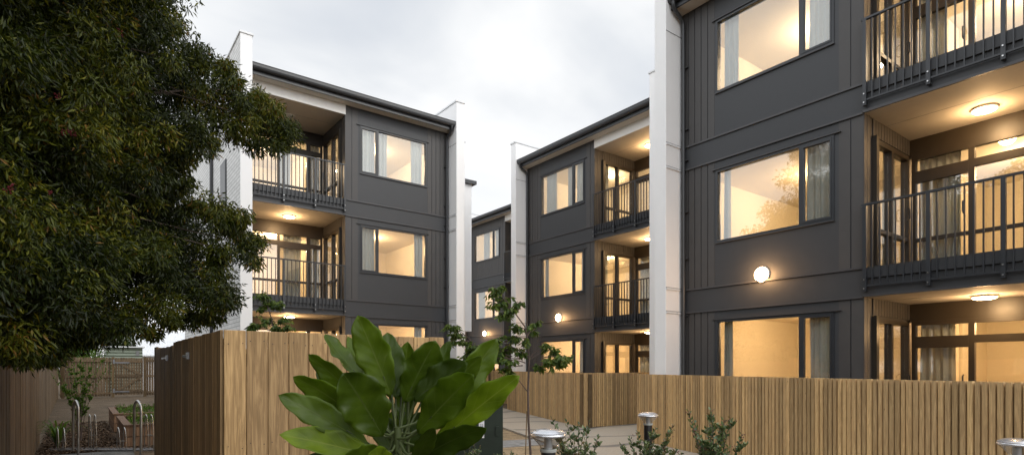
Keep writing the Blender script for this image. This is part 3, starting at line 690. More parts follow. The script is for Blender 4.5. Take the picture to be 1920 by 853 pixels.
# back fence with gate
bf = thing('picket_fence', (1.5, 31, .15), 'distant close picket back fence with three rails at the end of the garden', 'fence')
def pickets(mb, x0, x1, y, z0, z1, w=.082, pitch=.095):
    n = int((x1-x0)/pitch)
    for j in range(n):
        c = x0+(j+.5)*(x1-x0)/n; mb.box(c-w/2, c+w/2, y-.01, y+.01, z0, z1+random.uniform(-.01,.01))
for (x0, x1) in ((-.6,1.18), (2.50,6.5)):
    m = MB(); pickets(m, x0, x1, 31.03, .22, 1.93); p_ = m.build('pickets', M['oldboard'], bf)
    m = MB()
    for z in (.36, 1.10, 1.78): m.box(x0, x1, 30.97, 31.018, z-.045, z+.045)
    sub(p_, 'rail', m, M['oldboard'])
for x in (-.5, 1.25, 2.44, 4.3):
    m = MB(); m.box(x-.055, x+.055, 30.92, 31.0, .1, 1.95); m.build('post', M['rail'], bf)
g = thing('garden_gate', (1.85, 30.98, .2), 'timber picket gate with diagonal brace and galvanised strap hinges', 'gate')
m = MB(); pickets(m, 1.32, 2.37, 31.03, .27, 1.92); m.build('pickets', M['oldboard'], g)
m = MB()
for z in (.42, 1.10, 1.76): m.box(1.32, 2.37, 30.985, 31.018, z-.05, z+.05)
m.box(1.32, 1.40, 30.984, 31.017, .47, 1.05); m.box(1.32, 1.40, 30.984, 31.017, 1.151, 1.709); m.box(2.29, 2.37, 30.984, 31.017, .471, 1.049); m.box(2.29,2.37,30.984,31.017,1.151,1.709)
m.build('gate_frame', M['oldboard'], g)
m = MB(); m.bar((1.42,31.0,.47), (2.28,31.0,1.04), .03, .08); m.bar((1.42,31.0,1.70), (2.28,31.0,1.16), .03, .08); m.build('brace', M['oldboard'], g)
for z in (.42, 1.70):
    m = MB(); m.box(1.28, 1.85, 30.968, 30.982, z-.03, z+.03); m.box(1.24, 1.32, 30.90, 30.983, z-.04, z+.14); m.build('hinge', M['galv'], g)

# ------------------------------------------------------------------ ground, paths
gx = np.concatenate([np.linspace(-300,-6,12), np.linspace(-5,20,51), np.linspace(21,300,12)]); gy = np.concatenate([np.linspace(-300,-6,12), np.linspace(-5,45,101), np.linspace(46,400,12)])
m = MB(); vs = [(float(x), float(y), gz(x, y)-.002) for y in gy for x in gx]; nx = len(gx)
m.add(vs, [(j*nx+i, j*nx+i+1, (j+1)*nx+i+1, (j+1)*nx+i) for j in range(len(gy)-1) for i in range(nx-1)]); go = m.build('ground', M['ground'], smooth=False); struct(go)
def sheet(name, poly, z, mat, th=.03):
    m = MB(); m.prism(poly, z-th, z); return struct(m.build(name, mat))
sheet('path', [(9.95,10.2),(12.3,10.2),(9.6,8.2),(6.95,1.0),(5.0,1.5),(7.03,7.5),(13.1,24.5),(15.0,24.5)][::-1], .022, M['path'])
sheet('path_edge', [(4.90,1.5),(4.998,1.5),(7.028,7.5),(13.098,24.5),(13.0,24.5),(6.93,7.5)], .030, M['kerb'], .06)
sheet('sandy_bed', [(3.0,9.0),(5.2,7.2),(6.8,7.4),(12.6,23.5),(6,14)], .012, M['sand'])
sheet('strip_path', [(4.2,10.2),(4.0,9.1),(7.2,8.5),(7.55,9.3)], .020, M['asphalt'])
sheet('paving', [(-.57,6),(.78,6),(.78,12.45),(-.57,12.45)], .02, M['paving'])
sheet('mulch_bed', [(-.57,12.47),(.78,12.47),(1.5,14.5),(1.4,19),(.2,19),(-.57,18)], .012, M['mulch'])
sheet('planting_bed', [(1.5,-1),(4.88,1.5),(6.9,7.5),(4.0,7.5),(2.7,4.3),(-.5,4.3),(-1,1)], .010, M['mulch'])
# bark chips
N = 9000; X = RNG.uniform(-.55, 1.6, N); Y = 12.5+RNG.random(N)**1.3*6.3; k = ~((X > .62) & (Y > 12.8) & (Y < 18.7)); X = X[k]; Y = Y[k]
pos = np.stack([X, Y, np.array([gz(a, b_) for a, b_ in zip(X, Y)])+.022+RNG.random(len(X))*.02], 1)
d = RNG.normal(size=(len(X),3)); d[:,2] *= .25
o = leaves('bark_mulch', pos, d, RNG.uniform(.03,.08,len(X)), RNG.uniform(.015,.035,len(X)), M['chip'], nrm=np.tile((0,0,1.),(len(X),1))); tag(o, 'loose brown bark chips spread over the garden bed by the planters', 'mulch', kind='stuff')

# ------------------------------------------------------------------ planters
def planter(x0, x1, y0, y1, h, label):
    t = thing('raised_planter', ((x0+x1)/2, (y0+y1)/2, 0), label, 'planter', 'raised timber planters')
    z = gz((x0+x1)/2, (y0+y1)/2)
    m = MB(); w = .045
    for i in range(2):
        za, zb_ = z+.01+i*h/2, z+(i+1)*h/2-.004
        m.box(x0, x1, y0, y0+w, za, zb_); m.box(x0, x1, y1-w, y1, za, zb_); m.box(x0, x0+w, y0+w+.001, y1-w-.001, za, zb_); m.box(x1-w, x1, y0+w+.001, y1-w-.001, za, zb_)
    m.build('side_board', M['redwood'], t)
    m = MB(); z2 = z+h; b = .11
    m.box(x0-.02, x1+.02, y0-.02, y0+b, z2, z2+.03); m.box(x0-.02, x1+.02, y1-b, y1+.02, z2, z2+.03); m.box(x0-.02, x0+b, y0+b+.001, y1-b-.001, z2, z2+.03); m.box(x1-b, x1+.02, y0+b+.001, y1-b-.001, z2, z2+.03)
    m.build('rim', M['redwood'], t)
    m = MB(); m.box(x0+w, x1-w, y0+w, y1-w, z+.05, z+h-.06); m.build('soil', M['mulch'], t)
    N = 700; pos = np.stack([RNG.uniform(x0+.12,x1-.12,N), RNG.uniform(y0+.12,y1-.12,N), z+h-.07+RNG.random(N)*.16], 1); d = RNG.normal(size=(N,3))*.6; d[:,2] += .9
    o = leaves('herb_planting', pos, d, RNG.uniform(.04,.09,N), .02, M['bright']); tag(o, 'low bright green planting growing in the '+('nearer' if y0 < 15 else 'farther')+' raised planter', 'plants', kind='stuff')
planter(.70, 1.95, 12.9, 15.4, .40, 'nearer reddish timber raised planter with green herbs')
planter(.66, 2.0, 15.9, 18.6, .40, 'farther reddish timber raised planter with green herbs')

# ------------------------------------------------------------------ bike rack
br = thing('bike_rack', (.4, 12.1, 0), 'stainless steel bicycle rack with tall hoops and wheel holders on the paving', 'bike rack')
def rackpt(px, z, dep=10.2): p = at(px, 688, dep); return Vector((p.x, p.y, z))
for px in (142, 258):
    c = rackpt(px, 0, 9.95); u = Vector((-.10, .55, 0)).normalized()*.2
    pts = [c-u+Vector((0,0,.02)), c-u+Vector((0,0,.76))]
    for i in range(1, 8):
        a = math.pi*i/8; pts.append(c - u*math.cos(a) + Vector((0,0,.76+.16*math.sin(a))))
    pts += [c+u+Vector((0,0,.76)), c+u+Vector((0,0,.02))]
    MB().tube(pts, .021, 12).build('hoop', M['steel'], br, smooth=True)
for (p0, p1, h) in ((110,122,.42), (171,181,.66), (225,237,.43), (278,288,.66)):
    m = MB(); a = rackpt(p0, 0); b = rackpt(p1, 0); back = Vector((-.03, .22, 0))
    for q in (a, b):
        m.tube([q+Vector((0,0,.02)), q+Vector((0,0,h*.45)), q+back*.4+Vector((0,0,h-.03)), q+back*.7+Vector((0,0,h)), q+back+Vector((0,0,h-.06)), q+back*1.2+Vector((0,0,.02))], .008, 8)
    m.tube([a+back*.4+Vector((0,0,h*.45)), b+back*.4+Vector((0,0,h*.45))], .007, 8)
    m.build('wheel_holder', M['steel'], br, smooth=True)
m = MB()
for o_ in (Vector((0,0,0)), Vector((-.03,.25,0))): m.tube([rackpt(95,.04)+o_, rackpt(293,.04)+o_], .015, 8)
m.build('base_rail', M['galv'], br)

# ------------------------------------------------------------------ utility cabinet
def text(body, size, parent, mat, loc, rz, name='lettering', ext=.001):
    c = bpy.data.curves.new('t', 'FONT'); c.body = body; c.size = size; c.extrude = ext; c.align_x = 'CENTER'; c.align_y = 'CENTER'
    o = newobj('t', c); me = bpy.data.meshes.new_from_object(o)
    me.name = name; me.materials.clear(); me.materials.append(mat); me.attributes.new('rnd', 'FLOAT', 'POINT')
    n = newobj(name, me); COL.objects.link(n); n.parent = parent
    n.rotation_euler = (R(90), 0, rz); n.location = loc; return n
cc = at(888, 688, 8.25); rz = -YAW*.95
cab = thing('utility_cabinet', (cc.x, cc.y, 0), 'dark green metal utility cabinet with white number plate, behind the big leaves', 'cabinet')
cab.rotation_euler.z = rz
def cpart(name, boxes, mat, bevel=0):
    m = MB()
    for b_ in boxes: m.box(*b_)
    V = m.v; m.v = [(x+cc.x, y+cc.y, z) for x, y, z in V]
    return m.build(name, mat, cab, bevel=bevel)
w = .415
cpart('body', [(-w,w,-.2,.25,.08,1.04)], M['cab'], .006)
cpart('plinth', [(-w+.02,w-.02,-.18,.23,0,.079)], M['collar'])
r_ = MB(); a = [(-w-.02,-.225,1.041),(w+.02,-.225,1.041),(w+.02,.27,1.041),(-w-.02,.27,1.041)]; b_ = [(-w-.02,-.225,1.065),(w+.02,-.225,1.065),(w+.02,.27,1.065),(-w-.02,.27,1.065)]; c_ = [(-w+.10,-.05,1.10),(w-.10,-.05,1.10),(w-.10,.10,1.10),(-w+.10,.10,1.10)]
vs = [(x+cc.x,y+cc.y,z) for x,y,z in a+b_+c_]; r_.add(vs, [(3,2,1,0)]+[(o+i,o+(i+1)%4,o+4+(i+1)%4,o+4+i) for o in (0,4) for i in range(4)]+[(8,9,10,11)]); r_.build('roof', M['cabroof'], cab)
dr = cpart('door', [(-w+.02,-.003,-.212,-.2005,.11,1.0)], M['cab'], .003); dr2 = cpart('door', [(.003,w-.02,-.212,-.2005,.11,1.0)], M['cab'], .003)
hd = MB(); hd.v = []; hd.box(cc.x+w-.10, cc.x+w-.055, cc.y-.235, cc.y-.213, .55, .68); sub(dr2, 'handle', hd, M['cab'])
pl = cpart('number_plate', [(-.37,-.20,-.216,-.2125,.90,.965)], M['label']); text('088', .075, pl, M['ink'], (-.285,-.218,.932), 0)
text('BIL', .05, cab, M['label'], (.0,-.228,1.052), 0).scale = (1,.5,1)
pl = cpart('notice_plate', [(.08,.155,-.216,-.2125,.52,.76)], M['label']); text('22', .05, pl, M['ink'], (.118,-.218,.69), 0); text('26', .05, pl, M['ink'], (.118,-.218,.60), 0)
text('1160', .06, cab, M['label'], (-.0,-.214,.33), 0)

# ------------------------------------------------------------------ bollard lights
def bollard(x, y, top, label, sc=1.0):
    t = thing('bollard_light', (x, y, 0), label, 'light', 'garden bollard lights')
    c = (x, y, top)
    def P(p): return [(r*sc, z*sc) for r, z in p]
    MB().lathe([(.052*sc, -top+.0), (.052*sc, -.165*sc)], c, 24).build('post', M['black'], t, smooth=True)
    MB().lathe(P([(.058,-.166), (.060,-.163), (.060,-.145), (.055,-.142), (0,-.142)]), c, 24).build('collar', M['collar'], t, smooth=True)
    MB().lathe(P([(.056,-.141), (.060,-.125), (.085,-.095), (.118,-.060), (.124,-.056)]), c, 40).build('lens', M['clear'], t, smooth=True)
    MB().lathe(P([(.030,-.141), (.030,-.052)]), c, 20).build('lamp_core', M['inner'], t, smooth=True)
    MB().lathe(P([(0,-.050), (.118,-.050), (.127,-.054), (.131,-.048), (.131,-.040), (.128,-.036), (.124,-.034), (.127,-.028), (.120,-.024), (.105,-.014), (.075,-.005), (.035,-.0005), (0,0)]), c, 48).build('dome', M['chrome'], t, smooth=True)
p = at(1028, 803, 4.15); bollard(p.x, p.y, p.z, 'big bollard light with clear lens beside the thin tree trunk')
p = at(1215, 772, 7.45); bollard(p.x, p.y, p.z, 'bollard light with black post standing against the slat fence corner')
p = at(1907, 821, 4.6); bollard(p.x, p.y, p.z, 'bollard light close to the slat fence, cut off by the picture edge')
p = at(909, 727, 15.5); bollard(p.x, p.y, p.z, 'small distant bollard light just above the cabinet roof')
p = at(905, 714, 21.0); bollard(p.x, p.y, p.z, 'tiny bollard light behind the one seen above the cabinet')

# ------------------------------------------------------------------ vegetation
def rot_to(v): return Vector(v).normalized()
def bigplant():
    base = at(748, 760, 2.35); base.z = 0
    t = thing('large_leaved_plant', base, 'glossy plant with huge green leaves before the timber enclosure', 'plant')
    top = at(745, 800, 2.35)
    st = MB(); st.tube([base, (base.x+.01, base.y, .6), top], [.022,.018,.015], 10)
    st.tube([base+Vector((.05,.02,0)), at(765,700,2.40)], [.008,.006], 6)
    st.build('stem', M['twig'], t, smooth=True)
    cam = Vector((0,0,CAMZ))
    # tip px,py,dd ; base px,py,dd ; width px ; roll ; droop
    LV = [((646,700,-.22),(716,812,-.06),98,.15,.10), ((676,603,.02),(735,742,.02),74,-.25,-.03), ((726,632,.12),(742,748,.06),60,.3,.0),
          ((812,644,.0),(758,752,.03),76,.35,.02), ((872,680,-.05),(778,748,.02),62,-.45,.12), ((884,702,-.22),(786,806,-.06),74,-.3,.10),
          ((925,640,.14),(838,770,.08),64,.3,.06), ((966,706,-.10),(815,832,.0),62,-.35,.10), ((905,795,-.25),(775,862,-.08),52,.3,.12),
          ((612,634,.12),(680,716,.08),34,.9,.0), ((562,702,-.02),(704,806,.02),54,-.5,.14), ((533,740,-.10),(690,830,-.02),58,.25,.12),
          ((536,812,-.16),(716,858,-.04),54,.55,.12), ((812,800,-.28),(776,872,-.1),36,.2,.05), ((842,646,.18),(800,735,.1),36,-.5,.0),
          ((600,700,.16),(712,790,.08),50,.6,.08), ((770,700,.22),(755,800,.1),52,-.2,.0), ((640,860,-.2),(728,846,-.05),48,-.4,.1), ((866,740,.2),(790,800,.1),46,.5,.08),
          ((700,655,.10),(732,748,.06),44,.5,.0), ((765,648,.16),(752,745,.1),48,-.5,.0), ((895,668,.05),(806,770,.05),46,.7,.05), ((588,668,.08),(690,765,.06),44,-.6,.03), ((702,775,.16),(742,856,.08),56,.3,.0), ((792,778,.16),(752,856,.08),56,-.3,.0), ((745,770,.20),(748,850,.12),60,.1,.0), ((690,845,-.3),(735,868,-.05),40,.2,.1), ((655,640,.2),(718,745,.1),40,.5,.0), ((575,860,-.05),(720,864,0),44,.3,.1), ((850,860,.1),(770,850,.05),44,-.3,.1)]
    for i, (tp, bp, wpx, roll, droop) in enumerate(LV):
        T = at(tp[0], tp[1], 2.35+tp[2]); B = at(bp[0], bp[1], 2.35+bp[2]); ax = T-B; Ln = ax.length*1.07; ax.normalize()
        view = ((T+B)/2-cam).normalized(); side = ax.cross(view).normalized(); nr = side.cross(ax).normalized()
        if nr.z < 0 and False: nr = -nr
        q = Matrix.Rotation(roll, 3, ax); side = q@side; nr = q@nr
        W = wpx*.90/FPX*2.3/2/max(.5, math.cos(roll)); nu, nv_ = 10, 22; vs = []; luv = []; ph = random.random()*6
        for j in range(nv_+1):
            v = j/nv_; prof = (max(0, v)**.80*(1-v)**.72)/.3515+.010
            for k in range(nu+1):
                u = k/nu*2-1
                wav = .06*math.sin(v*19+ph+(2.1 if u > 0 else 0))*abs(u)**2
                edge = 1+.055*math.sin(v*31+ph*2+(1.3 if u > 0 else 0))
                p = B + ax*Ln*v + side*(W*prof*u*edge) + nr*(W*prof*(.26*abs(u)**1.4*-1 + wav*2.6)) + Vector((0,0,-1))*droop*Ln*(v-.45)**2*1.2
                p += nr*(-.12*Ln*(v-.5)**2)
                vs.append(p); luv.append((u, v, 0))
        fs = [(j*(nu+1)+k, j*(nu+1)+k+1, (j+1)*(nu+1)+k+1, (j+1)*(nu+1)+k) for j in range(nv_) for k in range(nu)]
        m = MB(); m.add(vs, fs); o = m.build('leaf', M['big'], t)
        for p_ in o.data.polygons: p_.use_smooth = True
        a = o.data.attributes.new('luv', 'FLOAT_VECTOR', 'POINT'); a.data.foreach_set('vector', np.array(luv, dtype=np.float32).ravel())
        s = o.modifiers.new('t', 'SOLIDIFY'); s.thickness = .0008
        pe = MB(); B0 = top + Vector((random.uniform(-.01,.01), random.uniform(-.01,.01), -random.uniform(0,.12))); mid = (B0+B)/2+Vector((0,0,-.015))
        pe.tube([B0, mid, B, B+ax*Ln*.25+nr*(-.12*Ln*.06)], [.006,.005,.0045,.003], 6); sub(o, 'petiole', pe, M['twig'], smooth=True)
bigplant()

def tree_limbs(mb, base, tips, r0):
    for tp in tips:
        tp = Vector(tp); b = Vector(base[0]) if isinstance(base, list) else Vector(base); d = tp-b
        n = 6; pts = []; off = Vector((random.uniform(-1,1), random.uniform(-1,1), random.uniform(0,1)))*d.length*.08
        for i in range(n+1):
            u = i/n; pts.append(b+d*u+off*math.sin(math.pi*u)+Vector((random.uniform(-1,1),)*3)*.0*d.length)
        mb.tube(pts, [max(.002, r0*(1-.85*i/n)) for i in range(n+1)], 6, cap=False)

# big dark overhanging tree
def big_tree():
    base = Vector((-1.7, 5.6, 0)); t = thing('overhanging_tree', base, 'huge dark leafy tree overhanging the board fence and bicycle rack', 'tree')
    P = [(-330,-450),(300,-450),(322,0),(335,62),(395,105),(455,140),(522,192),(552,236),(528,280),(478,268),(425,262),(375,258),(338,320),(340,372),(415,382),(478,422),(496,462),(436,500),(448,565),(400,592),(330,600),(255,608),(205,622),(110,655),(-10,665),(-330,690)]
    def inside(x, y):
        c = False; n = len(P)
        for i in range(n):
            x1, y1 = P[i]; x2, y2 = P[(i+1)%n]
            if (y1 > y) != (y2 > y) and x < (x2-x1)*(y-y1)/(y2-y1)+x1: c = not c
        return c
    pos = []; dr = []; rn = []; cent = []
    def clump(c, r, n, droop, tone, flat=.8):
        p = RNG.normal(size=(n,3)); p /= np.linalg.norm(p, axis=1)[:,None]; p *= (RNG.random(n)**.45)[:,None]*r; p[:,2] *= flat
        d = p/r*.7 + RNG.normal(size=(n,3))*.55; d[:,2] -= droop
        # sprays: leaves gather on short hanging twigs
        pos.append(p+np.array(c)); dr.append(d); rn.append(np.clip(tone+RNG.normal(size=n)*.17+ (RNG.random(n) > .975)*.4, 0, .97))
    def dep(px, py):   # nearer at the left, farther towards the right boughs
        return 4.0 + max(0, px)/550*3.2
    cnt = 0
    while cnt < 620:
        px = random.uniform(-330, 545); py = random.uniform(-450, 690)
        if not inside(px, py): continue
        dd = dep(px, py)+random.uniform(-.45,1.1); r = random.uniform(.15,.27)*(1 if px < 300 else .8)
        if px < -60 or py < -60: r *= 1.6
        c = at(px, py, dd); clump(c, r, int(265*(r/.2)**2) if not (px < -60 or py < -60) else 240, .7, random.choice((.05,.15,.3,.5,.7))); cent.append(c); cnt += 1
    # edge sprays
    E = [(338,45),(392,108),(430,128),(455,145),(492,178),(524,205),(545,236),(520,268),(490,268),(535,255),(505,235),(480,220),(452,240),(470,190),(405,262),(372,268),(350,300),(345,345),(380,385),(410,392),(455,415),(490,448),(478,482),(460,445),(435,410),(430,470),(415,500),(420,540),(432,565),(405,585),(370,590),(330,605),(290,612),(240,612),(200,630),(150,640),(100,655),(50,665),(10,665)]
    for (x, y) in E:
        for q in range(2):
            px = x-8+random.uniform(-14,8); py = y+random.uniform(-12,12)
            clump(at(px, py, dep(px,py)+random.uniform(0,.6)), random.uniform(.10,.17), 250, 1.0, random.choice((.35,.5,.65)))
    # stray twigs reaching into the sky
    for (x, y) in ((330,8),(352,14),(345,40),(318,5),(370,4),(365,60),(360,85)):
        clump(at(x, y, 6.0), .07, 14, 1.0, .4)
    # deep filler behind, dark leaf tone imitating the shade inside the crown
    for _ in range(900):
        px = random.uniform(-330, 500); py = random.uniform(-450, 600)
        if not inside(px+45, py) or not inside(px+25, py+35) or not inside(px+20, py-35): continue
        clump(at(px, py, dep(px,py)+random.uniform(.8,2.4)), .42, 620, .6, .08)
    def proj(c):
        dp_ = c[0]*FW[0]+c[1]*FW[1]
        return (960+FPX*(c[0]*RT[0]+c[1]*RT[1])/dp_, 688-FPX*(c[2]-CAMZ)/dp_) if dp_ > .3 else (-999, 0)
    inner_n = len(pos); k_ = 0  # crown clumps out of view, added to block light onto the enclosure side
    while k_ < 420:
        if k_ % 2: c = (random.uniform(-4.5,.9), random.uniform(3.5,12.5), random.uniform(3.2,8))
        else: c = (random.uniform(-5,-1.1), random.uniform(-4,11), random.uniform(1.2,6))
        q = proj(c); rr = random.uniform(.4,.7)
        if math.hypot(c[0], c[1]) < 2.6: continue
        pr = rr*FPX/max(.5, c[0]*FW[0]+c[1]*FW[1])+30
        if not (q[0] < -pr or q[1] < -pr or c[1] < .5): continue
        clump(c, rr, 260, .6, .35); cent.append(Vector(c)); k_ += 1
    for a_, b_, l0, w0 in ((0, inner_n, .064, .0165), (inner_n, len(pos), .12, .06)):  # second crown mesh holds the added light-blocking clumps, larger leaves
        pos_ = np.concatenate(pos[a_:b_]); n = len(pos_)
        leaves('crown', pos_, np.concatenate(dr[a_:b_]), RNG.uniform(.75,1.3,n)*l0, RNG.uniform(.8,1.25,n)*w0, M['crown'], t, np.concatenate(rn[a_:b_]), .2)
    tr = MB(); tr.tube([base, base+Vector((.1,.1,1.5)), base+Vector((.25,.1,2.6)), base+Vector((.3,.4,4.2)), base+Vector((.1,.6,6))], [.24,.19,.16,.11,.05], 12); tr.build('trunk', M['bark'], t, smooth=True)
    lb = MB(); random.shuffle(cent)
    for i, c in enumerate(cent[:70]):
        s0 = base+Vector((.25,.15,random.uniform(2,4.2))); tree_limbs(lb, s0, [c], random.uniform(.015,.035))
    for tip in ((520,225,7.1),(470,180,6.9),(465,450,6.8),(420,540,6.6),(370,400,6.2)):
        tree_limbs(lb, base+Vector((.28,.2,3.0)), [at(tip[0]-40, tip[1], tip[2]+.35)], .018)
    lb.build('limbs', M['bark'], t)
    # red berry clusters
    bb = MB()
    for (x, y) in ((218,65),(225,62),(130,248),(137,252),(122,250),(108,180),(20,350),(15,358),(95,362)):
        c = at(x, y, dep(x,y)-.5)
        for _ in range(7): bb.lathe([(0,-.008),(.008,0),(0,.008)], c+Vector((random.uniform(-1,1),random.uniform(-1,1),random.uniform(-1,1)))*.022, 6)
    bb.build('berries', M['berry'], t)
big_tree()

def young_tree(base, path, clusters, label, dep, leafn=34, ln=.085, r=.09, rad=.018, stake=False, group='young courtyard trees'):
    t = thing('young_tree', base, label, 'tree', group)
    m = MB(); pts = [Vector(base)]+[at(*p, dep) for p in path]; n = len(pts); m.tube(pts, [rad*(1-.72*i/(n-1)) for i in range(n)], 8); m.build('trunk', M['ybark'], t, smooth=True)
    br = MB(); pos = []; dr = []; 
    for (px, py, dd, rr, joint) in clusters:
        c = at(px, py, dep+dd); j = at(*joint, dep)
        tree_limbs(br, j, [c], rad*.45)
        k = int(leafn*2.6*(rr/.1)**1.6)
        d_ = (c-j).normalized() if (c-j).length > 1e-4 else Vector((0,0,1))
        # twigs radiate, leaves hang from them
        for q in range(max(3, k//9)):
            tw = c + Vector(RNG.normal(size=3)*[1,1,.6])*rr*.62; br.tube([c-(c-j)*.15, (c+tw)/2+Vector((0,0,.015)), tw], [.003,.0025,.0015], 4, cap=False)
            for w in range(9):
                u = RNG.random(); p = c.lerp(tw, .25+.8*u); pos.append(p + Vector(RNG.normal(size=3)*.008)); a = Vector(RNG.normal(size=3)*[.5,.5,.25]) + (tw-c).normalized()*.35 + Vector((0,0,-.75)); dr.append(a)
    N = len(pos); br.build('branches', M['ybark'], t)
    leaves('crown', [tuple(p) for p in pos], [tuple(p) for p in dr], RNG.uniform(.75,1.15,N)*ln, RNG.uniform(.32,.42,N)*ln, M['young'], t, None, .22)
    if stake:
        s_ = MB(); p0 = at(984, 853, dep-.1); s_.tube([(p0.x,p0.y,0), at(988, 770, dep-.05)], .008, 6); s_.build('stake', M['rail'], t)
    return t
b = at(994, 853, 8.0); b.z = 0
young_tree(b, [(995,853),(991,790),(990,735),(992,680),(990,640),(984,612),(968,590),(955,572),(943,552)],
    [(932,540,0,.10,(943,556)),(945,560,.1,.10,(950,566)),(930,572,0,.09,(945,560)),(958,578,-.05,.10,(962,584)),(973,566,.05,.07,(968,588)),(940,590,0,.06,(955,575)),
     (972,612,0,.10,(985,618)),(968,632,.1,.09,(988,635)),(985,640,-.1,.07,(990,645)),(1003,606,0,.08,(989,630)),(1000,620,.1,.06,(989,630)),
     (928,640,0,.10,(990,668)),(945,655,.1,.11,(990,672)),(930,672,0,.09,(975,672)),(958,675,-.1,.10,(985,680)),(975,660,0,.08,(990,665)),(912,655,.1,.08,(960,668)),(950,690,.1,.08,(980,685)),
     (1022,650,0,.08,(992,672)),(1038,656,.1,.09,(992,675)),(1052,668,0,.09,(1020,670)),(1030,678,-.1,.10,(992,690)),(1050,682,0,.08,(1020,680)),(1064,674,.1,.06,(1040,668)),(1010,688,0,.07,(992,692)),
     (958,694,0,.03,(990,735))],
    'slender young tree with drooping leaves beside the big bollard light', 8.0, stake=True, leafn=34, ln=.098)
b = at(905, 853, 11.5); b.z = 0
young_tree(b, [(905,760),(902,700),(893,660),(880,635),(862,620)],
    [(848,612,0,.12,(862,622)),(856,628,.1,.12,(868,628)),(845,640,0,.10,(868,628)),(868,640,0,.09,(880,640)),(880,655,.1,.13,(893,662)),(898,650,0,.14,(895,660)),(910,668,0,.15,(900,690)),(888,675,0,.13,(900,690)),(905,690,0,.12,(902,700)),(875,668,0,.1,(893,670)),(915,650,0,.08,(900,670))],
    'young tree half hidden behind the big leaves and green cabinet', 11.5, leafn=40, ln=.105)
b = at(512, 853, 12.0); b.z = 0
young_tree(b, [(513,700),(514,640),(510,600),(502,575),(495,558)],
    [(492,553,0,.12,(495,560)),(505,568,.1,.13,(503,578)),(520,572,0,.13,(506,590)),(490,578,0,.10,(500,585)),(498,600,0,.12,(510,605)),(478,608,0,.11,(508,612)),(530,598,0,.12,(512,605)),(540,612,0,.10,(514,615)),(470,615,0,.09,(508,620)),(520,615,0,.1,(513,620))],
    'young tree rising behind the timber enclosure in front of the left block balconies', 12.0, leafn=40, ln=.105)

def shrub(base, stems, label, dep, ln=.044, group='low garden shrubs', berries=False, nl=30, mat='shrub', name='garden_shrub'):
    t = thing(name, base, label, 'shrub', group)
    m = MB(); pos = []; dr = []; bb = MB(); hb = False
    for (px, py, dd) in stems:
        tip = at(px, py, dep+dd); b = Vector(base)+Vector((random.uniform(-.04,.04), random.uniform(-.04,.04), 0)); out = Vector(((tip-b).x, (tip-b).y, 0))
        pts = [b.lerp(tip, u) - Vector((0,0,1))*0 + out*(-.25*math.sin(math.pi*u)) for u in (0,.2,.4,.6,.8,1)]
        m.tube(pts, [.008,.006,.005,.004,.003,.0015], 5, cap=False)
        for k in range(nl):
            u = .35+.65*(k/nl); i = min(4, int(u*5)); p = pts[i].lerp(pts[i+1], u*5-i)
            a = k*2.4+random.random(); sd = Vector((math.cos(a), math.sin(a), .5)); up = (pts[i+1]-pts[i]).normalized()
            pos.append(tuple(p)); dr.append(tuple(sd*.8+up*.6))
        # side shoots
        for q in range(4):
            u = random.uniform(.35,.9); i = min(4, int(u*5)); p = pts[i].lerp(pts[i+1], u*5-i); e = p+Vector((random.uniform(-1,1),random.uniform(-1,1),random.uniform(.3,1)))*.10
            m.tube([p, e], [.003,.0015], 4, cap=False)
            for k in range(nl//2):
                a = k*2.4; pos.append(tuple(p.lerp(e, .2+.8*k/(nl//2)))); dr.append((math.cos(a), math.sin(a), .7))
        if berries and random.random() < .6:
            for _ in range(6): bb.lathe([(0,-.006),(.006,0),(0,.006)], tip+Vector(RNG.normal(size=3)*.016)+Vector((0,0,-.03)), 6)
            hb = True
    m.build('stems', M['ybark'], t)
    N = len(pos); leaves('foliage', pos, dr, RNG.uniform(.75,1.2,N)*ln, RNG.uniform(.5,.62,N)*ln, M[mat], t, None, .15)
    if hb: bb.build('berries', M['berry'], t)
def gb(px, dep): p = at(px, 700, dep); p.z = 0; return p
shrub(gb(1085,5.0), [(1033,781,0),(1062,786,.1),(1045,800,-.1),(1105,788,.1),(1095,800,-.1),(1075,812,0),(1122,815,.1),(1060,820,.1),(1115,850,-.1),(1045,840,0),(1085,792,.1),(1098,835,-.15)], 'shrub with rounded leaves between the big bollard light and the path', 5.0)
shrub(gb(1210,5.7), [(1165,832,0),(1180,818,.1),(1195,808,.2),(1212,830,-.2),(1230,800,.1),(1255,808,0),(1245,830,-.1),(1270,840,0),(1280,848,.1),(1190,845,-.1),(1225,845,-.2),(1262,795,.1)], 'shrub with red buds in front of the black post bollard at the fence corner', 5.7, berries=True, nl=38)
shrub(gb(1340,4.6), [(1290,768,0),(1300,785,.1),(1333,765,0),(1325,800,-.1),(1358,785,0),(1370,782,.1),(1392,812,.1),(1310,815,0),(1345,820,-.15),(1365,835,0),(1330,785,.1),(1300,800,-.1),(1350,800,.1),(1318,835,-.1)], 'tallest shrub with red buds standing before the long slat fence', 4.6, ln=.040, berries=True, nl=46)
shrub(gb(890,5.6), [(878,805,0),(890,815,0),(868,830,0),(900,835,0),(885,842,-.1)], 'small shrub partly covering the front of the green cabinet', 5.6, ln=.032)
shrub(gb(960,6.2), [(945,848,0),(958,845,0),(925,850,0),(970,852,0)], 'low shrub at the foot of the young tree beside the cabinet', 6.2, ln=.03)
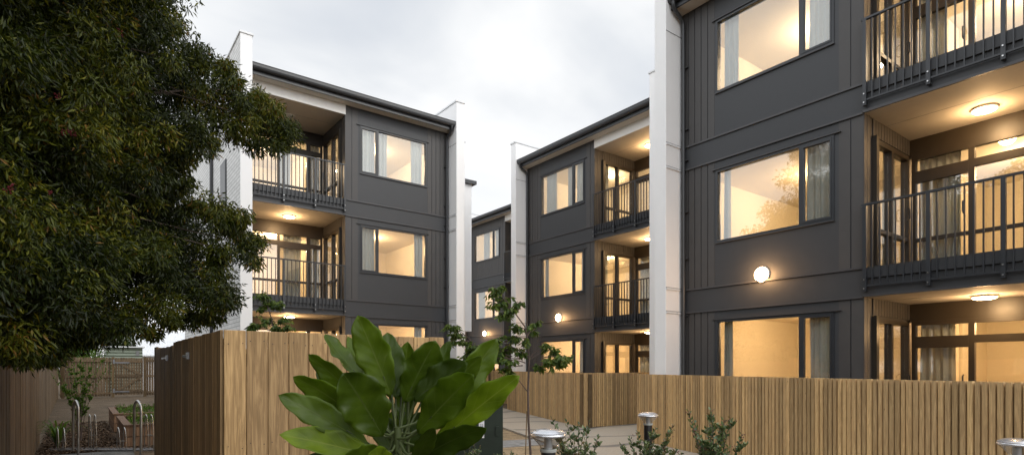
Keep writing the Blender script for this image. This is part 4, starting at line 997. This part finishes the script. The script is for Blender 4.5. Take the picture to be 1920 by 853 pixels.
# left garden
def gb2(px, dep): p = at(px, 700, dep); p.z = gz(p.x, p.y); return p
base = gb2(148, 11.6)
shrub(base, [(105,690,0),(120,668,.2),(150,660,0),(185,650,.2),(205,655,.3),(95,700,-.2),(170,690,.1),(140,700,0),(115,725,0),(165,720,.3),(200,690,0),(130,645,.2),(160,640,.3)], 'open branching shrub with yellow green leaves beside the old board fence', 11.6, ln=.055, mat='bright', nl=34, name='tall_shrub', group=None)
fx = thing('strap_leaf_plant', gb2(108,10.6), 'strappy leaved clump beside the board fence by the bike rack', 'plant')
m = MB(); c = Vector(fx['_o'])
for i in range(34):
    a = random.uniform(0, 6.28); L_ = random.uniform(.35,.62); h = random.uniform(.3,.6); w = .018
    dxy = Vector((math.cos(a), math.sin(a), 0)); sd = Vector((-math.sin(a), math.cos(a), 0)); vs = []
    for j in range(7):
        u = j/6; p = c+dxy*(L_*.75*u**1.3)+Vector((0,0,h*math.sin(u*2.1))); ww = w*(1-u)**.5*(1 if u > .1 else .7)+.0005
        vs += [p-sd*ww, p+Vector((0,0,-.004)), p+sd*ww]
    m.add(vs, [(j*3+k, j*3+k+1, j*3+k+4, j*3+k+3) for j in range(6) for k in range(2)])
m.build('blades', M['bright'], fx)

def bg_tree(x, y, h, w, label, mat='far', n=11000, ls=.14, z0=0, nc=26, group='trees beyond the garden'):
    t = thing('background_tree', (x, y, 0), label, 'tree', group)
    tr = MB(); tr.tube([(x,y,0),(x+.1,y,h*.3),(x,y+.1,h*.7)], [.16,.12,.04], 8); 
    pos = []; dr = []; rn = []
    for k in range(nc):
        a = random.uniform(0, 6.28); rr = random.random()**.5*w*.42; zz = z0+h*(.30 if z0 == 0 else .0)+random.random()*(h*.62); sc = math.sqrt(max(.1, 1-((zz-h*.55)/(h*.55))**2))
        c = np.array([x+math.cos(a)*rr*sc, y+math.sin(a)*rr*sc, zz]); r = w*.17*random.uniform(.7,1.2); q = n//nc
        p = RNG.normal(size=(q,3)); p /= np.linalg.norm(p, axis=1)[:,None]; p *= (RNG.random(q)**.4)[:,None]*r
        pos.append(p+c); dr.append(p+RNG.normal(size=(q,3))*r*.5); rn.append(np.clip(RNG.normal(size=q)*.2+random.choice((.3,.5,.7)), 0, 1)); tree_limbs(tr, (x,y,h*.35), [c], .04)
    tr.build('trunk', M['bark'], t)
    N = sum(len(p) for p in pos); leaves('crown', np.concatenate(pos), np.concatenate(dr), RNG.uniform(.7,1.2,N)*ls, ls*.5, M[mat], t, np.concatenate(rn))
bg_tree(-.3, 35, 3.6, 3.6, 'bright green bushy tree just behind the picket fence', 'bright')
bg_tree(2.2, 46, 6.2, 6.5, 'dark tree rising behind the green shed')
bg_tree(-3.5, 40, 8.5, 7, 'tall dark tree behind the corner of the two fences')
bg_tree(-13, 16.9, 10.6, 3.0, 'narrow upright tree beyond the side fence, mirrored in the big block window', n=20000, ls=.20)
bg_tree(-13, 13.9, 10.2, 3.6, 'round headed tree beyond the side fence, mirrored in the opening pane', n=20000, ls=.20)
bg_tree(-14, 8.5, 10.3, 6.5, 'broad tree beyond the side fence, mirrored in the balcony doors', n=26000, ls=.24)
bg_tree(-14, 1.5, 10.0, 7.5, 'spreading tree beyond the side fence, out of view', n=22000, ls=.26)
bg_tree(-13, 22.5, 7.4, 8.0, 'low wide tree beyond the side fence near the picket fence', n=24000, ls=.24)

for i_, (y_, lb_) in enumerate(((6.5, 'low dense bush added out of view beside the bicycle rack to darken window reflections'), (12.5, 'low dense bush added out of view beside the planters to darken window reflections'), (18.5, 'low dense bush added out of view farther back to darken window reflections'))):
    bg_tree(-11.5, y_, 5.2, 6.2, lb_, n=30000, ls=.30, z0=.3, nc=50, group='unseen bushes added across the side fence for window reflections')  # unseen bushes added to darken the reflection in the ground floor window
# neighbours
sh = thing('garden_shed', (2.0, 37.5, 0), 'pale green ribbed metal shed beyond the picket gate', 'shed')
MB().box(1.15, 2.75, 36.2, 38.6, 0, 2.52).build('wall', M['greenroof'], sh)
m = MB(); m.box(1.05, 2.85, 36.05, 38.7, 2.523, 2.58); m.build('roof', M['cap'], sh)
m = MB(); m.box(2.45, 2.60, 36.16, 36.199, 2.1, 2.35); m.build('vent', M['joint'], sh)
nh = thing('neighbour_house', (4.6, 42, 0), 'low neighbouring house with pale corrugated steel roof behind the back fence', 'house')
MB().box(2.9, 9.0, 40.4, 46, 0, 2.3).build('wall', M['white'], nh)
m = MB(); a = [(2.8,40.0,2.2),(9.2,40.0,2.2),(9.2,43.2,3.75),(2.8,43.2,3.75),(2.8,46.4,2.2),(9.2,46.4,2.2)]; b_ = [(x,y,z-.06) for x,y,z in a]
m.add(a+b_, [(0,1,2,3),(3,2,5,4),(9,8,7,6),(10,11,8,9),(0,6,7,1),(4,5,11,10),(0,3,9,6),(3,4,10,9),(1,7,8,2),(2,8,11,5)]); m.build('roof', M['whiteroof'], nh)

# ------------------------------------------------------------------ sky, sun, camera
w = bpy.data.worlds.new('World'); SC.world = w; w.use_nodes = True; nt = w.node_tree; L = nt.links
bgn = nt.nodes['Background']
sky = nt.nodes.new('ShaderNodeTexSky'); sky.sky_type = 'NISHITA'; sky.sun_disc = False
SUN_EL, SUN_AZ = R(35), R(158)     # azimuth clockwise from +Y, behind the camera
sky.sun_elevation = SUN_EL; sky.sun_rotation = SUN_AZ
tc = nt.nodes.new('ShaderNodeTexCoord'); sp = nt.nodes.new('ShaderNodeSeparateXYZ'); L.new(tc.outputs['Generated'], sp.inputs[0])
# flatten clouds towards the horizon
mz = nd(nt, 'ShaderNodeMath', operation='ADD'); L.new(sp.outputs[2], mz.inputs[0]); mz.inputs[1].default_value = .35
dv = nd(nt, 'ShaderNodeVectorMath', operation='DIVIDE'); L.new(tc.outputs['Generated'], dv.inputs[0]); cb = nt.nodes.new('ShaderNodeCombineXYZ')
for i in range(3): L.new(mz.outputs[0], cb.inputs[i])
L.new(cb.outputs[0], dv.inputs[1])
mp = nd(nt, 'ShaderNodeMapping'); mp.inputs['Scale'].default_value = (1.1, 1.9, 1.5); mp.inputs['Location'].default_value = (3.1, .7, 0); L.new(dv.outputs[0], mp.inputs['Vector'])
n1 = nd(nt, 'ShaderNodeTexNoise', Scale=1.25, Detail=5.0, Roughness=.48, Distortion=.35); L.new(mp.outputs[0], n1.inputs['Vector'])
cr = ramp(nt, [(.34, (.58,.61,.655)), (.47, (.68,.70,.725)), (.60, (.83,.835,.835)), (.72, (.95,.945,.935))]); L.new(n1.outputs['Fac'], cr.inputs['Fac'])
# horizon whitening
hz = nd(nt, 'ShaderNodeMapRange'); L.new(sp.outputs[2], hz.inputs['Value']); hz.inputs['From Min'].default_value = .14; hz.inputs['From Max'].default_value = .42; hz.inputs['To Min'].default_value = .92; hz.inputs['To Max'].default_value = 0
mx = nd(nt, 'ShaderNodeMix', data_type='RGBA'); L.new(hz.outputs[0], mx.inputs['Factor']); L.new(cr.outputs['Color'], mx.inputs[6]); mx.inputs[7].default_value = (.97,.97,.97,1)
# brighter western half of the sky behind the viewer, brighter zenith
dt = nd(nt, 'ShaderNodeVectorMath', operation='DOT_PRODUCT'); L.new(tc.outputs['Generated'], dt.inputs[0]); dt.inputs[1].default_value = (-FW[0], -FW[1], .55)
br_ = nd(nt, 'ShaderNodeMapRange', interpolation_type='SMOOTHSTEP'); L.new(dt.outputs['Value'], br_.inputs['Value']); br_.inputs['From Min'].default_value = -.35; br_.inputs['From Max'].default_value = .9; br_.inputs['To Min'].default_value = 1.0; br_.inputs['To Max'].default_value = 1.95
sc_ = nd(nt, 'ShaderNodeVectorMath', operation='SCALE'); L.new(mx.outputs[2], sc_.inputs[0]); L.new(br_.outputs[0], sc_.inputs['Scale'])
sks = nd(nt, 'ShaderNodeVectorMath', operation='SCALE'); L.new(sky.outputs[0], sks.inputs[0]); sks.inputs['Scale'].default_value = 1.0
STR = .12
up = nd(nt, 'ShaderNodeVectorMath', operation='SCALE'); L.new(sc_.outputs[0], up.inputs[0]); up.inputs['Scale'].default_value = 1/STR
fm = nd(nt, 'ShaderNodeMix', data_type='RGBA'); fm.inputs['Factor'].default_value = .94; L.new(sks.outputs[0], fm.inputs[6]); L.new(up.outputs[0], fm.inputs[7])
L.new(fm.outputs[2], bgn.inputs['Color']); bgn.inputs['Strength'].default_value = STR
sl = bpy.data.lights.new('sun', 'SUN'); sl.energy = .7; sl.angle = R(25); sl.color = (1,.95,.88)
so = newobj('sun', sl); COL.objects.link(so)
dv_ = Vector((math.sin(SUN_AZ)*math.cos(SUN_EL), math.cos(SUN_AZ)*math.cos(SUN_EL), math.sin(SUN_EL)))
so.rotation_euler = dv_.to_track_quat('Z', 'Y').to_euler()

cam = bpy.data.cameras.new('camera'); co = newobj('camera', cam); COL.objects.link(co); SC.camera = co
co.location = (0,0,CAMZ); co.rotation_euler = (R(90), 0, -YAW); cam.sensor_width = 36; cam.lens = FPX/1920*36; cam.shift_y = (688-426.5)/1920
cam.clip_start = .05; cam.clip_end = 2000
vs_ = SC.view_settings; vs_.view_transform = 'Standard'; vs_.look = 'None'; vs_.exposure = .34; vs_.gamma = 1
SC.render.engine = 'CYCLES'; cy = SC.cycles; cy.use_denoising = True
try: cy.denoiser = 'OPENIMAGEDENOISE'
except Exception: pass
cy.max_bounces = 8; cy.diffuse_bounces = 4; cy.glossy_bounces = 4; cy.transparent_max_bounces = 16; cy.transmission_bounces = 4; cy.sample_clamp_indirect = 6; cy.use_light_tree = True
cy.caustics_reflective = False; cy.caustics_refractive = False
for o in bpy.data.objects:
    if '_o' in o: del o['_o']
